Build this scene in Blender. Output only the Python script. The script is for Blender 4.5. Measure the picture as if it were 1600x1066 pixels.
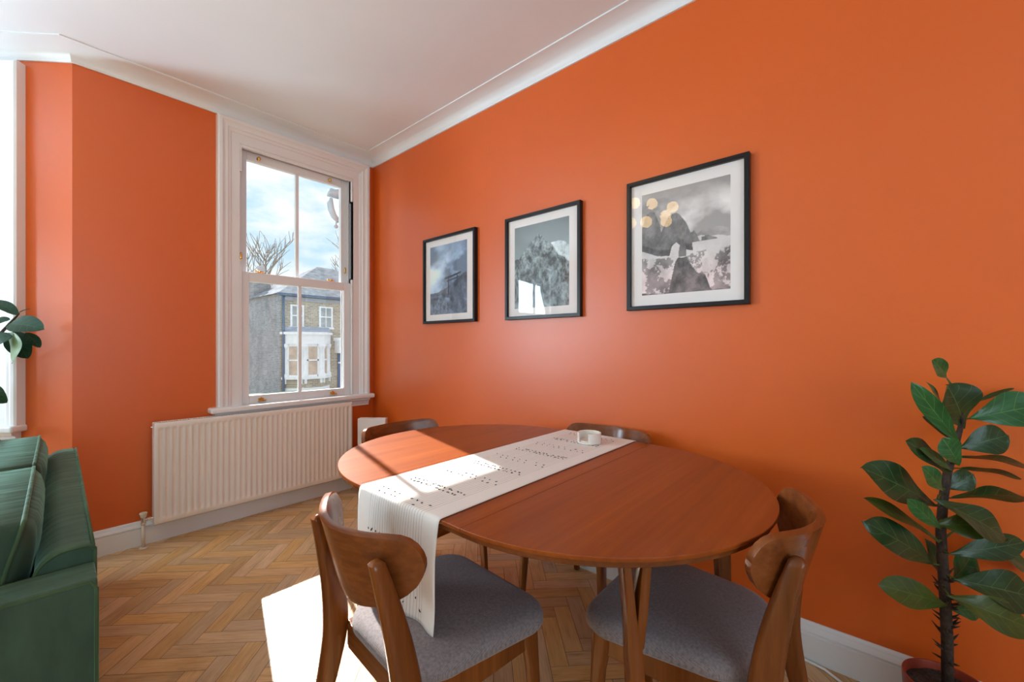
import bpy, bmesh, math, random
import numpy as np
from mathutils import Vector, Matrix

# ------------------------------------------------------------------ scene, camera, light
sc = bpy.context.scene
for o in list(bpy.data.objects):
    bpy.data.objects.remove(o, do_unlink=True)
COL = sc.collection
R = math.radians
YAW = 48.857
CAM = Vector((-1.952, -3.3235, 1.2))
cd = bpy.data.cameras.new('camera')
cam = bpy.data.objects.new('camera', cd); COL.objects.link(cam)
cam.location = CAM
cam.rotation_euler = (R(90), 0, R(-YAW))
cd.sensor_width = 36.0
cd.lens = 651.75 / 1600 * 36.0
cd.shift_y = (538.3 - 533) / 1600
cd.clip_start = 0.05; cd.clip_end = 300
sc.camera = cam
vs = sc.view_settings
sc.display_settings.display_device = 'sRGB'
vs.view_transform = 'Standard'; vs.look = 'None'; vs.gamma = 1.0; vs.use_curve_mapping = False
vs.exposure = 0.10
try:
    sc.cycles.max_bounces = 10; sc.cycles.diffuse_bounces = 5; sc.cycles.glossy_bounces = 4
    sc.cycles.transparent_max_bounces = 16; sc.cycles.transmission_bounces = 6
    sc.cycles.sample_clamp_indirect = 6.0
    sc.cycles.use_denoising = True
    sc.cycles.caustics_reflective = False; sc.cycles.caustics_refractive = False
except Exception:
    pass

# world: pale spring sky with broken cloud
w = bpy.data.worlds.new('sky'); sc.world = w; w.use_nodes = True
nt = w.node_tree; nt.nodes.clear()
def N(t, kind, **kw):
    n = t.nodes.new(kind)
    for k, v in kw.items():
        if k == 'op': n.operation = v
        elif k == 'blend': n.blend_type = v
        else: setattr(n, k, v)
    return n
def L(t, a, b): t.links.new(a, b)
tc = N(nt, 'ShaderNodeTexCoord')
mp = N(nt, 'ShaderNodeMapping'); mp.inputs['Scale'].default_value = (1.0, 1.0, 2.2); mp.inputs['Rotation'].default_value = (0, R(14), R(-12)); mp.inputs['Location'].default_value = (0.37, 0.2, 0.13)
L(nt, tc.outputs['Generated'], mp.inputs['Vector'])
n1 = N(nt, 'ShaderNodeTexNoise'); n1.inputs['Scale'].default_value = 3.1; n1.inputs['Detail'].default_value = 7; n1.inputs['Roughness'].default_value = 0.55
L(nt, mp.outputs['Vector'], n1.inputs['Vector'])
cr = N(nt, 'ShaderNodeValToRGB'); cr.color_ramp.elements[0].position = 0.46; cr.color_ramp.elements[1].position = 0.58
L(nt, n1.outputs['Fac'], cr.inputs['Fac'])
sep = N(nt, 'ShaderNodeSeparateXYZ'); L(nt, tc.outputs['Generated'], sep.inputs['Vector'])
gr = N(nt, 'ShaderNodeValToRGB')
gr.color_ramp.elements[0].position = 0.0; gr.color_ramp.elements[0].color = (0.86, 0.95, 1.0, 1)
gr.color_ramp.elements[1].position = 0.55; gr.color_ramp.elements[1].color = (0.72, 0.88, 1.0, 1)
e = gr.color_ramp.elements.new(0.22); e.color = (0.50, 0.78, 0.98, 1)
L(nt, sep.outputs['Z'], gr.inputs['Fac'])
mx = N(nt, 'ShaderNodeMix'); mx.data_type = 'RGBA'
L(nt, cr.outputs['Color'], mx.inputs[0]); L(nt, gr.outputs['Color'], mx.inputs[6]); mx.inputs[7].default_value = (1.05, 1.07, 1.08, 1)
bg = N(nt, 'ShaderNodeBackground'); bg.inputs['Strength'].default_value = 1.05
L(nt, mx.outputs[2], bg.inputs['Color'])
wo = N(nt, 'ShaderNodeOutputWorld'); L(nt, bg.outputs[0], wo.inputs[0])

# sun, coming in through the sash window
sd = bpy.data.lights.new('sun', 'SUN'); sun = bpy.data.objects.new('sun', sd); COL.objects.link(sun)
sun_dir = Vector((0.243, 0.970, math.tan(R(35.1)))).normalized()       # towards the sun
sun.rotation_euler = sun_dir.to_track_quat('Z', 'Y').to_euler()
sd.energy = 13.5; sd.angle = R(0.55); sd.color = (1.0, 0.95, 0.88)

def area(name, loc, look, sx, sy, power, color):
    a = bpy.data.lights.new(name, 'AREA'); a.shape = 'RECTANGLE'; a.size = sx; a.size_y = sy
    a.energy = power; a.color = color
    o = bpy.data.objects.new(name, a); COL.objects.link(o)
    o.location = loc
    d = (Vector(look) - Vector(loc)).normalized()
    o.rotation_euler = d.to_track_quat('-Z', 'Z').to_euler()
    return o
# daylight standing in the openings of the big bay windows, plus a fill lamp added behind the camera
BAYL = 1.32
s45 = math.sqrt(0.5)
P0 = (-1.816, 0.0); P1 = (P0[0] - BAYL * s45, BAYL * s45); P2 = (P1[0] - 1.75, P1[1]); P3 = (P2[0] - BAYL * s45, 0.0)
area('daylight_bay', ((P1[0] + P2[0]) / 2, P1[1] + 0.32, 1.62), ((P1[0] + P2[0]) / 2 + 0.5, -1.2, 3.0), 1.05, 1.8, 215, (0.68, 0.87, 1.0))
area('daylight_bay_side', ((P2[0] + P3[0]) / 2 - 0.25, (P2[1] + P3[1]) / 2 + 0.25, 1.62), (-2.4, -1.4, 2.5), 0.6, 1.8, 120, (0.70, 0.88, 1.0))
area('rear_fill', (-2.6, -6.35, 1.55), (-1.6, -3.4, 3.0), 2.3, 2.0, 56, (0.70, 0.88, 1.0))

# ------------------------------------------------------------------ helpers
def link(o, parent=None):
    COL.objects.link(o)
    if parent is not None: o.parent = parent
    return o
def mesh(name, V, F, mat, parent=None, smooth=False, uv=None, col=None):
    me = bpy.data.meshes.new(name)
    me.from_pydata([tuple(v) for v in V], [], [tuple(f) for f in F])
    me.update()
    if mat is not None: me.materials.append(mat)
    if smooth: me.polygons.foreach_set('use_smooth', [True] * len(me.polygons))
    if uv is not None:
        ul = me.uv_layers.new(name='UVMap')
        idx = np.zeros(len(me.loops), dtype=np.int32); me.loops.foreach_get('vertex_index', idx)
        ul.data.foreach_set('uv', np.asarray(uv, dtype=np.float32)[idx].ravel())
    if col is not None:
        ca = me.color_attributes.new('tone', 'FLOAT_COLOR', 'POINT')
        c = np.ones((len(V), 4), dtype=np.float32); c[:, :np.asarray(col).shape[1]] = col
        ca.data.foreach_set('color', c.ravel())
    return link(bpy.data.objects.new(name, me), parent)
class MB:
    def __init__(s): s.V = []; s.F = []
    def add(s, V, F):
        b = len(s.V); s.V += [Vector(v) for v in V]; s.F += [tuple(i + b for i in f) for f in F]; return s
    def box(s, a, b, M=None):
        (x0, y0, z0), (x1, y1, z1) = a, b
        V = [Vector(v) for v in ((x0,y0,z0),(x1,y0,z0),(x1,y1,z0),(x0,y1,z0),(x0,y0,z1),(x1,y0,z1),(x1,y1,z1),(x0,y1,z1))]
        if M is not None: V = [M @ v for v in V]
        return s.add(V, [(0,3,2,1),(4,5,6,7),(0,1,5,4),(1,2,6,5),(2,3,7,6),(3,0,4,7)])
    def rings(s, rings, cap=True, closed=True):
        n = len(rings[0]); V = [v for r in rings for v in r]; F = []
        for i in range(len(rings) - 1):
            for j in range(n if closed else n - 1):
                k = (j + 1) % n
                F.append((i*n + j, i*n + k, (i+1)*n + k, (i+1)*n + j))
        if cap:
            F.append(tuple(reversed(range(n)))); F.append(tuple((len(rings)-1)*n + j for j in range(n)))
        return s.add(V, F)
    def tube(s, path, rad, n=10, flat=(1, 1), up=None):
        path = [Vector(p) for p in path]; rings = []
        rad = rad if hasattr(rad, '__len__') else [rad] * len(path)
        u = None
        for i, p in enumerate(path):
            t = (path[min(i+1, len(path)-1)] - path[max(i-1, 0)]).normalized()
            if u is None:
                ref = Vector(up) if up else (Vector((0,0,1)) if abs(t.z) < 0.9 else Vector((1,0,0)))
                u = (ref - t * ref.dot(t)).normalized()
            else: u = (u - t * u.dot(t)).normalized()
            v = t.cross(u); r = rad[i]
            if not hasattr(r, '__len__'): r = (r * flat[0], r * flat[1])
            rings.append([p + u * (math.cos(2*math.pi*k/n) * r[0]) + v * (math.sin(2*math.pi*k/n) * r[1]) for k in range(n)])
        return s.rings(rings)
    def lathe(s, prof, n=32, c=(0,0,0), a0=0, a1=2*math.pi):
        full = abs(a1 - a0 - 2*math.pi) < 1e-6; m = n if full else n + 1; V = []; F = []
        for r, z in prof:
            for k in range(m):
                a = a0 + (a1 - a0) * k / n
                V.append((c[0] + r*math.cos(a), c[1] + r*math.sin(a), c[2] + z))
        for i in range(len(prof) - 1):
            for k in range(n):
                q = (k + 1) % m
                F.append((i*m + k, i*m + q, (i+1)*m + q, (i+1)*m + k))
        return s.add(V, F)
    def build(s, name, mat, parent=None, smooth=False, bevel=0, seg=2, M=None):
        V = [M @ v for v in s.V] if M is not None else s.V
        o = mesh(name, V, s.F, mat, parent, smooth)
        if bevel: bev(o, bevel, seg)
        return o
def bev(o, wd, seg=2, ang=35):
    m = o.modifiers.new('bevel', 'BEVEL'); m.width = wd; m.segments = seg; m.limit_method = 'ANGLE'; m.angle_limit = R(ang)
    m.harden_normals = False
    o.data.polygons.foreach_set('use_smooth', [True] * len(o.data.polygons))
    wn = o.modifiers.new('normals', 'WEIGHTED_NORMAL'); wn.keep_sharp = True
    return o
def subsurf(o, lv=2):
    m = o.modifiers.new('sub', 'SUBSURF'); m.levels = lv; m.render_levels = lv
    o.data.polygons.foreach_set('use_smooth', [True] * len(o.data.polygons)); return o
def empty(name, loc=(0,0,0), rz=0, parent=None):
    o = bpy.data.objects.new(name, None); o.empty_display_size = 0.1
    o.location = loc; o.rotation_euler = (0, 0, rz); return link(o, parent)
def tag(o, label, cat, group=None):
    o['label'] = label; o['category'] = cat
    if group: o['group'] = group
    return o
def struct(o, label=None):
    o['kind'] = 'structure'
    if label: o['label'] = label
    return o
def sweep(path, prof, i0, i1, closed=False, name='trim', mat=None):
    """sweep a (offset to the left, z) profile along part of a plan polyline with mitred corners"""
    n = len(path); rings = []
    for i in range(i0, i1 + 1):
        p = Vector(path[i % n])
        dirs = []
        if i > 0 or closed: dirs.append((p - Vector(path[(i-1) % n])).normalized())
        if i < n - 1 or closed: dirs.append((Vector(path[(i+1) % n]) - p).normalized())
        ns = [Vector((-d.y, d.x)) for d in dirs]
        if len(ns) == 2:
            m = (ns[0] + ns[1]); m = m / m.dot(ns[0])
        else: m = ns[0]
        rings.append([Vector((p.x + m.x*o, p.y + m.y*o, z)) for o, z in prof])
    mb = MB(); mb.rings(rings, cap=True, closed=True)
    return mb.build(name, mat)

# ------------------------------------------------------------------ materials
def mat_new(name):
    m = bpy.data.materials.new(name); m.use_nodes = True
    t = m.node_tree; t.nodes.clear()
    out = N(t, 'ShaderNodeOutputMaterial'); b = N(t, 'ShaderNodeBsdfPrincipled')
    L(t, b.outputs[0], out.inputs[0]); return m, t, b
def setin(b, **kw):
    for k, v in kw.items():
        k = k.replace('_', ' ')
        if k in b.inputs: b.inputs[k].default_value = v
def ramp(t, stops):
    r = N(t, 'ShaderNodeValToRGB'); el = r.color_ramp.elements
    while len(el) < len(stops): el.new(0.5)
    for q, (p, c) in zip(el, stops): q.position = p; q.color = (*c, 1)
    return r
def bump(t, b, src, strength, dist=0.01):
    bp = N(t, 'ShaderNodeBump'); bp.inputs['Strength'].default_value = strength; bp.inputs['Distance'].default_value = dist
    L(t, src, bp.inputs['Height']); L(t, bp.outputs[0], b.inputs['Normal']); return bp
def noise(t, scale, detail=4, vec=None, rough=0.5, coord='Object', sc3=None, rot=None):
    n = N(t, 'ShaderNodeTexNoise'); n.inputs['Scale'].default_value = scale; n.inputs['Detail'].default_value = detail; n.inputs['Roughness'].default_value = rough
    if vec is None:
        vec = N(t, 'ShaderNodeTexCoord').outputs[coord]
    if sc3 or rot:
        mpn = N(t, 'ShaderNodeMapping')
        if sc3: mpn.inputs['Scale'].default_value = sc3
        if rot: mpn.inputs['Rotation'].default_value = rot
        L(t, vec, mpn.inputs['Vector']); vec = mpn.outputs[0]
    L(t, vec, n.inputs['Vector']); return n
def plain(name, col, rough=0.5, metal=0.0, var=0.06, vscale=6, bumps=0, bscale=60, **kw):
    m, t, b = mat_new(name)
    n = noise(t, vscale, 3)
    lo = tuple(c * (1 - var) for c in col); hi = tuple(min(1, c * (1 + var)) for c in col)
    r = ramp(t, [(0.35, lo), (0.65, hi)]); L(t, n.outputs['Fac'], r.inputs['Fac']); L(t, r.outputs[0], b.inputs['Base Color'])
    setin(b, Roughness=rough, Metallic=metal, **kw)
    if bumps:
        n2 = noise(t, bscale, 3); bump(t, b, n2.outputs['Fac'], bumps)
    return m
def wood(name, cols, rough=0.35, axis='X', scale=1.0, coat=0.15):
    """long grain along one object axis"""
    m, t, b = mat_new(name)
    s = {'X': (0.9, 34, 34), 'Y': (34, 0.9, 34), 'Z': (34, 34, 0.9)}[axis]
    s = tuple(q * scale for q in s)
    n = noise(t, 1.6, 6, rough=0.6, sc3=s)
    n2 = noise(t, 1.0, 3, sc3=tuple(q * 0.25 for q in s))
    mix = N(t, 'ShaderNodeMath', op='ADD'); mul = N(t, 'ShaderNodeMath', op='MULTIPLY'); mul.inputs[1].default_value = 0.5
    L(t, n2.outputs['Fac'], mul.inputs[0]); mul2 = N(t, 'ShaderNodeMath', op='MULTIPLY'); mul2.inputs[1].default_value = 0.5
    L(t, n.outputs['Fac'], mul2.inputs[0]); L(t, mul.outputs[0], mix.inputs[0]); L(t, mul2.outputs[0], mix.inputs[1])
    r = ramp(t, [(0.32, cols[0]), (0.5, cols[1]), (0.68, cols[2])]); L(t, mix.outputs[0], r.inputs['Fac'])
    L(t, r.outputs[0], b.inputs['Base Color']); setin(b, Roughness=rough, Coat_Weight=coat, Coat_Roughness=0.18, Specular_IOR_Level=0.35)
    bump(t, b, n.outputs['Fac'], 0.05, 0.002)
    return m
def glass_mat(name, ior=1.45, tint=(1, 1, 1), rough=0.0, dirt=0.0):
    m = bpy.data.materials.new(name); m.use_nodes = True; t = m.node_tree; t.nodes.clear()
    out = N(t, 'ShaderNodeOutputMaterial'); tr = N(t, 'ShaderNodeBsdfTransparent'); tr.inputs[0].default_value = (*tint, 1)
    gl = N(t, 'ShaderNodeBsdfGlossy'); gl.inputs['Roughness'].default_value = rough
    fr = N(t, 'ShaderNodeFresnel'); geo = N(t, 'ShaderNodeNewGeometry')     # the same reflectance from both faces of a pane
    ml = N(t, 'ShaderNodeMix'); ml.data_type = 'FLOAT'; ml.inputs[2].default_value = ior; ml.inputs[3].default_value = 1 / ior
    L(t, geo.outputs['Backfacing'], ml.inputs[0]); L(t, ml.outputs[0], fr.inputs['IOR'])
    mxs = N(t, 'ShaderNodeMixShader'); L(t, fr.outputs[0], mxs.inputs[0]); L(t, tr.outputs[0], mxs.inputs[1]); L(t, gl.outputs[0], mxs.inputs[2])
    L(t, mxs.outputs[0], out.inputs[0])
    return m
M_EXT = plain('outer_brick', (0.32, 0.25, 0.19), 0.9, var=0.25, vscale=14)
# painted orange plaster
def paint(name, col, rough, bscale=220, bst=0.10, spec=0.5):
    m, t, b = mat_new(name)
    n = noise(t, 1.3, 3); r = ramp(t, [(0.3, tuple(c * 0.97 for c in col)), (0.7, tuple(min(1, c * 1.03) for c in col))])
    L(t, n.outputs['Fac'], r.inputs['Fac']); L(t, r.outputs[0], b.inputs['Base Color'])
    n2 = noise(t, bscale, 2); n3 = noise(t, 7, 3)
    ad = N(t, 'ShaderNodeMath', op='MULTIPLY_ADD'); ad.inputs[1].default_value = 4.0
    L(t, n3.outputs['Fac'], ad.inputs[0]); L(t, n2.outputs['Fac'], ad.inputs[2])
    bump(t, b, ad.outputs[0], bst, 0.002); setin(b, Roughness=rough, Specular_IOR_Level=spec)
    return m
M_ORANGE = paint('orange_paint', (0.645, 0.112, 0.010), 0.36, spec=0.62)
M_CEIL = paint('ceiling_paint', (0.74, 0.815, 0.865), 0.5, 150, 0.05)
M_WHITE = plain('white_gloss_paint', (0.78, 0.80, 0.815), 0.28, var=0.015, vscale=3)
M_WALLW = plain('pale_wall_paint', (0.74, 0.72, 0.70), 0.6, var=0.02, vscale=2)
M_RAD = plain('radiator_enamel', (0.80, 0.75, 0.69), 0.22, var=0.01)
M_BRASS = plain('brass', (0.85, 0.55, 0.16), 0.22, metal=1.0, var=0.05)
M_CHROME = plain('chrome', (0.75, 0.74, 0.72), 0.15, metal=1.0, var=0.03)
M_DARK = plain('dark_gap', (0.02, 0.018, 0.016), 0.6)
M_GLASS = glass_mat('window_glass', 1.45)
M_PGLASS = glass_mat('picture_glass', 1.31)
M_BLACK = plain('black_frame_paint', (0.010, 0.010, 0.012), 0.3, var=0.1, Specular_IOR_Level=0.25)
M_MOUNT = plain('mount_board', (0.83, 0.81, 0.80), 0.8, var=0.01)
M_TABLE = wood('walnut_tabletop', ((0.19, 0.038, 0.005), (0.275, 0.060, 0.0075), (0.35, 0.086, 0.012)), 0.30, 'X', 1.0, 0.0)
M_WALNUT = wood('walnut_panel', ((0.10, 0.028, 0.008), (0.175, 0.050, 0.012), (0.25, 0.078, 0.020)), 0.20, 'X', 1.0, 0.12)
M_LEGW = wood('stained_leg_wood', ((0.10, 0.027, 0.005), (0.165, 0.046, 0.008), (0.235, 0.072, 0.013)), 0.23, 'Z', 1.0, 0.12)
M_RAILX = wood('stained_rail_wood', ((0.10, 0.027, 0.005), (0.165, 0.046, 0.008), (0.235, 0.072, 0.013)), 0.23, 'X', 1.0, 0.12)
M_WHITEP = plain('white_plastic', (0.82, 0.81, 0.80), 0.35, var=0.01)
M_CERAMIC = plain('cream_ceramic', (0.80, 0.76, 0.70), 0.4, var=0.03)
def fabric(name, c1, c2, scale=900, rough=0.9, sheen=0.2, bst=0.12):
    m, t, b = mat_new(name)
    tcn = N(t, 'ShaderNodeTexCoord')
    w1 = N(t, 'ShaderNodeTexWave'); w1.wave_type = 'BANDS'; w1.bands_direction = 'X'; w1.inputs['Scale'].default_value = scale / 6.28; w1.inputs['Distortion'].default_value = 2.0; w1.inputs['Detail'].default_value = 2
    w2 = N(t, 'ShaderNodeTexWave'); w2.wave_type = 'BANDS'; w2.bands_direction = 'Y'; w2.inputs['Scale'].default_value = scale / 6.28; w2.inputs['Distortion'].default_value = 2.0; w2.inputs['Detail'].default_value = 2
    L(t, tcn.outputs['Object'], w1.inputs['Vector']); L(t, tcn.outputs['Object'], w2.inputs['Vector'])
    a = N(t, 'ShaderNodeMath', op='MULTIPLY'); L(t, w1.outputs['Fac'], a.inputs[0]); L(t, w2.outputs['Fac'], a.inputs[1])
    n = noise(t, 160, 3, vec=tcn.outputs['Object']); ad = N(t, 'ShaderNodeMath', op='MULTIPLY_ADD'); ad.inputs[1].default_value = 0.5
    L(t, a.outputs[0], ad.inputs[0]); L(t, n.outputs['Fac'], ad.inputs[2])
    r = ramp(t, [(0.35, c1), (0.85, c2)]); L(t, ad.outputs[0], r.inputs['Fac']); L(t, r.outputs[0], b.inputs['Base Color'])
    setin(b, Roughness=rough, Sheen_Weight=sheen, Sheen_Roughness=0.5); bump(t, b, ad.outputs[0], bst, 0.0006)
    return m
M_SEAT = fabric('grey_seat_weave', (0.125, 0.108, 0.112), (0.25, 0.215, 0.222))
def velvet(name, col):
    m, t, b = mat_new(name)
    n = noise(t, 5, 5, rough=0.6, sc3=(1, 3, 1)); r = ramp(t, [(0.3, tuple(c * 0.75 for c in col)), (0.7, tuple(c * 1.3 for c in col))])
    L(t, n.outputs['Fac'], r.inputs['Fac']); L(t, r.outputs[0], b.inputs['Base Color'])
    setin(b, Roughness=0.65, Sheen_Weight=0.42, Sheen_Roughness=0.28, Sheen_Tint=(0.42, 0.80, 0.62, 1), Specular_IOR_Level=0.2)
    n2 = noise(t, 6, 2, sc3=(2.4, 0.6, 0.6)); bump(t, b, n2.outputs['Fac'], 0.35, 0.02); return m
M_VELVET = velvet('green_velvet', (0.038, 0.076, 0.048))
M_PIPING = velvet('green_velvet_piping', (0.045, 0.085, 0.04))
def print_mat(name):
    m, t, b = mat_new(name); a = N(t, 'ShaderNodeVertexColor'); a.layer_name = 'tone'
    L(t, a.outputs['Color'], b.inputs['Base Color']); setin(b, Roughness=0.6); return m
M_PRINT = print_mat('photo_print_paper')

# ------------------------------------------------------------------ floor: oak herringbone
def herringbone():
    m, t, b = mat_new('oak_parquet')
    a = N(t, 'ShaderNodeVertexColor'); a.layer_name = 'tone'
    sp = N(t, 'ShaderNodeSeparateColor'); L(t, a.outputs['Color'], sp.inputs[0])
    uvn = N(t, 'ShaderNodeUVMap'); uvn.uv_map = 'UVMap'
    n = noise(t, 3.0, 7, vec=uvn.outputs[0], rough=0.62, sc3=(3, 55, 1))
    n2 = noise(t, 2.0, 3, vec=uvn.outputs[0], sc3=(4, 18, 1))
    mm = N(t, 'ShaderNodeMath', op='MULTIPLY_ADD'); mm.inputs[1].default_value = 0.45
    L(t, n2.outputs['Fac'], mm.inputs[0]); ml = N(t, 'ShaderNodeMath', op='MULTIPLY'); ml.inputs[1].default_value = 0.55; L(t, n.outputs['Fac'], ml.inputs[0]); L(t, ml.outputs[0], mm.inputs[2])
    r = ramp(t, [(0.28, (0.34, 0.18, 0.066)), (0.45, (0.61, 0.36, 0.150)), (0.66, (0.74, 0.485, 0.235))]); L(t, mm.outputs[0], r.inputs['Fac'])
    hs = N(t, 'ShaderNodeHueSaturation'); L(t, r.outputs[0], hs.inputs['Color'])
    v = N(t, 'ShaderNodeMapRange'); v.inputs['To Min'].default_value = 0.80; v.inputs['To Max'].default_value = 1.12; L(t, sp.outputs[0], v.inputs['Value']); L(t, v.outputs[0], hs.inputs['Value'])
    s = N(t, 'ShaderNodeMapRange'); s.inputs['To Min'].default_value = 0.85; s.inputs['To Max'].default_value = 1.1; L(t, sp.outputs[1], s.inputs['Value']); L(t, s.outputs[0], hs.inputs['Saturation'])
    # a few worn, greyish stains of their own shape
    st = noise(t, 1.7, 5, rough=0.65); sr = ramp(t, [(0.60, (0, 0, 0)), (0.72, (1, 1, 1))]); L(t, st.outputs['Fac'], sr.inputs['Fac'])
    mxs = N(t, 'ShaderNodeMix'); mxs.data_type = 'RGBA'; mxs.blend_type = 'MULTIPLY'
    sm = N(t, 'ShaderNodeMath', op='MULTIPLY'); sm.inputs[1].default_value = 0.6; L(t, sr.outputs[0], sm.inputs[0]); L(t, sm.outputs[0], mxs.inputs[0])
    L(t, hs.outputs[0], mxs.inputs[6]); mxs.inputs[7].default_value = (0.62, 0.60, 0.62, 1)
    L(t, mxs.outputs[2], b.inputs['Base Color'])
    rr = N(t, 'ShaderNodeMapRange'); rr.inputs['To Min'].default_value = 0.28; rr.inputs['To Max'].default_value = 0.44; L(t, n2.outputs['Fac'], rr.inputs['Value']); L(t, rr.outputs[0], b.inputs['Roughness'])
    bump(t, b, n.outputs['Fac'], 0.08, 0.002)
    rng = random.Random(4); W = 0.0705; LN = W * 4; g = 0.0008
    V = []; F = []; UV = []; C = []
    ca, sa = math.cos(R(-45)), math.sin(R(-45)); ox, oy = -1.538, -1.264
    def plank(x0, y0, x1, y1, horiz):
        cx_, cy_ = (x0 + x1) / 2, (y0 + y1) / 2
        wx, wy = ox + cx_ * ca - cy_ * sa, oy + cx_ * sa + cy_ * ca
        if not (-5.6 < wx < 0.2 and -6.3 < wy < 1.25): return
        b0 = len(V); c = (rng.random(), rng.random(), 0); uo, vo = rng.random() * 20, rng.random() * 20; dz = rng.uniform(0, 0.0004)
        for x, y in ((x0+g, y0+g), (x1-g, y0+g), (x1-g, y1-g), (x0+g, y1-g)):
            V.append((ox + x*ca - y*sa, oy + x*sa + y*ca, dz)); C.append(c)
            UV.append((uo + (x if horiz else y), vo + (y if horiz else x)))
        F.append((b0, b0+1, b0+2, b0+3))
    for i in range(-75, 76):
        for j in range(-22, 23):
            x, y = i*W + j*LN, i*W - j*LN
            plank(x, y, x + LN, y + W, True)
            plank(x + LN, y + W - LN, x + LN + W, y + W, False)
    fl = mesh('floor', V, F, m, None, False, UV, C)
    # dark joints just under the blocks, part of the same floor
    me = fl.data
    me.materials.append(M_DARK)
    bm = bmesh.new(); bm.from_mesh(me)
    vs_ = [bm.verts.new(p) for p in ((-5.6, -6.3, -0.0015), (0.2, -6.3, -0.0015), (0.2, 1.25, -0.0015), (-5.6, 1.25, -0.0015))]
    f = bm.faces.new(vs_); f.material_index = 1
    bm.to_mesh(me); bm.free()
    return struct(fl)
herringbone()

# ------------------------------------------------------------------ room shell
HC = 2.815; YB = -6.2; XL = -5.05
def wall(name, x0, x1, y0, y1, z0, z1, mat, holes=(), origin=(0, 0), rz=0, axis='x'):
    """wall slab in a local frame, X along the wall, Y outwards, with rectangular openings"""
    mb = MB(); xs = sorted(holes)
    cur = x0
    for (a, b, c, d) in xs:
        mb.box((cur, y0, z0), (a, y1, z1)); mb.box((a, y0, z0), (b, y1, c)); mb.box((a, y0, d), (b, y1, z1)); cur = b
    mb.box((cur, y0, z0), (x1, y1, z1))
    o = mb.build(name, mat); o.location = (origin[0], origin[1], 0); o.rotation_euler = (0, 0, rz)
    yo = y1 if abs(y1) > abs(y0) else y0            # brick on the street side
    o.data.materials.append(M_EXT)
    for p in o.data.polygons:
        if all(abs(o.data.vertices[i].co.y - yo) < 1e-5 for i in p.vertices): p.material_index = 1
    return struct(o)
OZ0, OZ1 = 0.765, 2.60
struct(MB().box((0, YB - 0.2, 0), (0.2, 0.32, HC)).build('wall_right', M_ORANGE))
wall('wall_front', -1.816, 0.0, 0, 0.125, 0, HC, M_ORANGE, [(-1.02, -0.19, OZ0, OZ1)])
FW = (BAYL - 0.36 - 0.60, BAYL - 0.36)      # opening in a side facet, measured from its far end
wall('wall_bay_right', -0.13, BAYL, 0, 0.125, 0, HC, M_ORANGE, [(FW[0], FW[1], OZ0, OZ1)], P1, R(-45))
wall('wall_bay_centre', -0.1, 1.85, 0, 0.125, 0, HC, M_ORANGE, [(0.35, 1.40, OZ0, OZ1)], P2, 0)
wall('wall_bay_left', 0, BAYL + 0.13, 0, 0.125, 0, HC, M_ORANGE, [(0.36, 0.96, OZ0, OZ1)], P3, R(45))
struct(MB().box((XL - 0.4, 0, 0), (P3[0] + 0.0, 0.25, HC)).build('wall_front_left', M_ORANGE)) if P3[0] > XL else None
struct(MB().box((min(XL, P3[0]) - 0.2, YB - 0.2, 0), (min(XL, P3[0]), 0.25, HC)).build('wall_left', M_WALLW))
XLL = min(XL, P3[0])
wall('wall_back', XLL, 0.0, -0.2, 0, 0, HC, M_WALLW, [(-3.8, -1.4, 0.5, 2.5)], (0, YB), 0)

PATH = [(0, YB), (0, 0), P0, P1, P2, P3, (XLL, 0), (XLL, YB)] if abs(XLL - P3[0]) > 0.01 else [(0, YB), (0, 0), P0, P1, P2, P3, (XLL, YB)]
# ceiling cut to the plan of the room and its bay
tp = 0.12
CP = [(0.2, YB - 0.2), (0.2, tp), (P0[0] + tp * 0.414, tp), (P1[0] + tp * 0.414, P1[1] + tp), (P2[0] - tp * 0.414, P2[1] + tp), (P3[0] - tp * 0.414, tp), (XLL - 0.2, tp), (XLL - 0.2, YB - 0.2)]
struct(MB().rings([[Vector((x, y, z)) for x, y in CP] for z in (HC, HC + 0.15)]).build('ceiling', M_CEIL))
# cove cornice
cz = 2.743; cp = 0.125
prof = [(0, cz), (0.010, cz), (0.012, cz + 0.006)]
for k in range(9):
    a = k / 8 * math.pi / 2
    prof.append((0.014 + (cp - 0.026) * (1 - math.cos(a)) , cz + 0.008 + (HC - cz - 0.016) * math.sin(a)))
prof += [(cp - 0.006, HC - 0.008), (cp, HC - 0.006), (cp, HC + 0.001), (0, HC + 0.001)]
o = struct(sweep(PATH, prof, 0, len(PATH) - 1, True, 'trim_1', M_CEIL))
o.data.polygons.foreach_set('use_smooth', [True] * len(o.data.polygons)); em = o.modifiers.new('split', 'EDGE_SPLIT'); em.split_angle = R(28)
# skirting boards
sk = [(0, 0), (0.021, 0), (0.021, 0.098), (0.0165, 0.101), (0.0165, 0.104), (0.022, 0.107), (0.0225, 0.112), (0.018, 0.120), (0.0125, 0.128), (0.0115, 0.133), (0.009, 0.139), (0.006, 0.143), (0, 0.143)]
struct(sweep(PATH, sk, 0, 1, True, 'baseboard_right', M_WHITE))
struct(sweep(PATH, sk, 1, 2, True, 'baseboard_front', M_WHITE))
struct(sweep(PATH, sk, 2, 5, True, 'baseboard_bay', M_WHITE))

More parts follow.
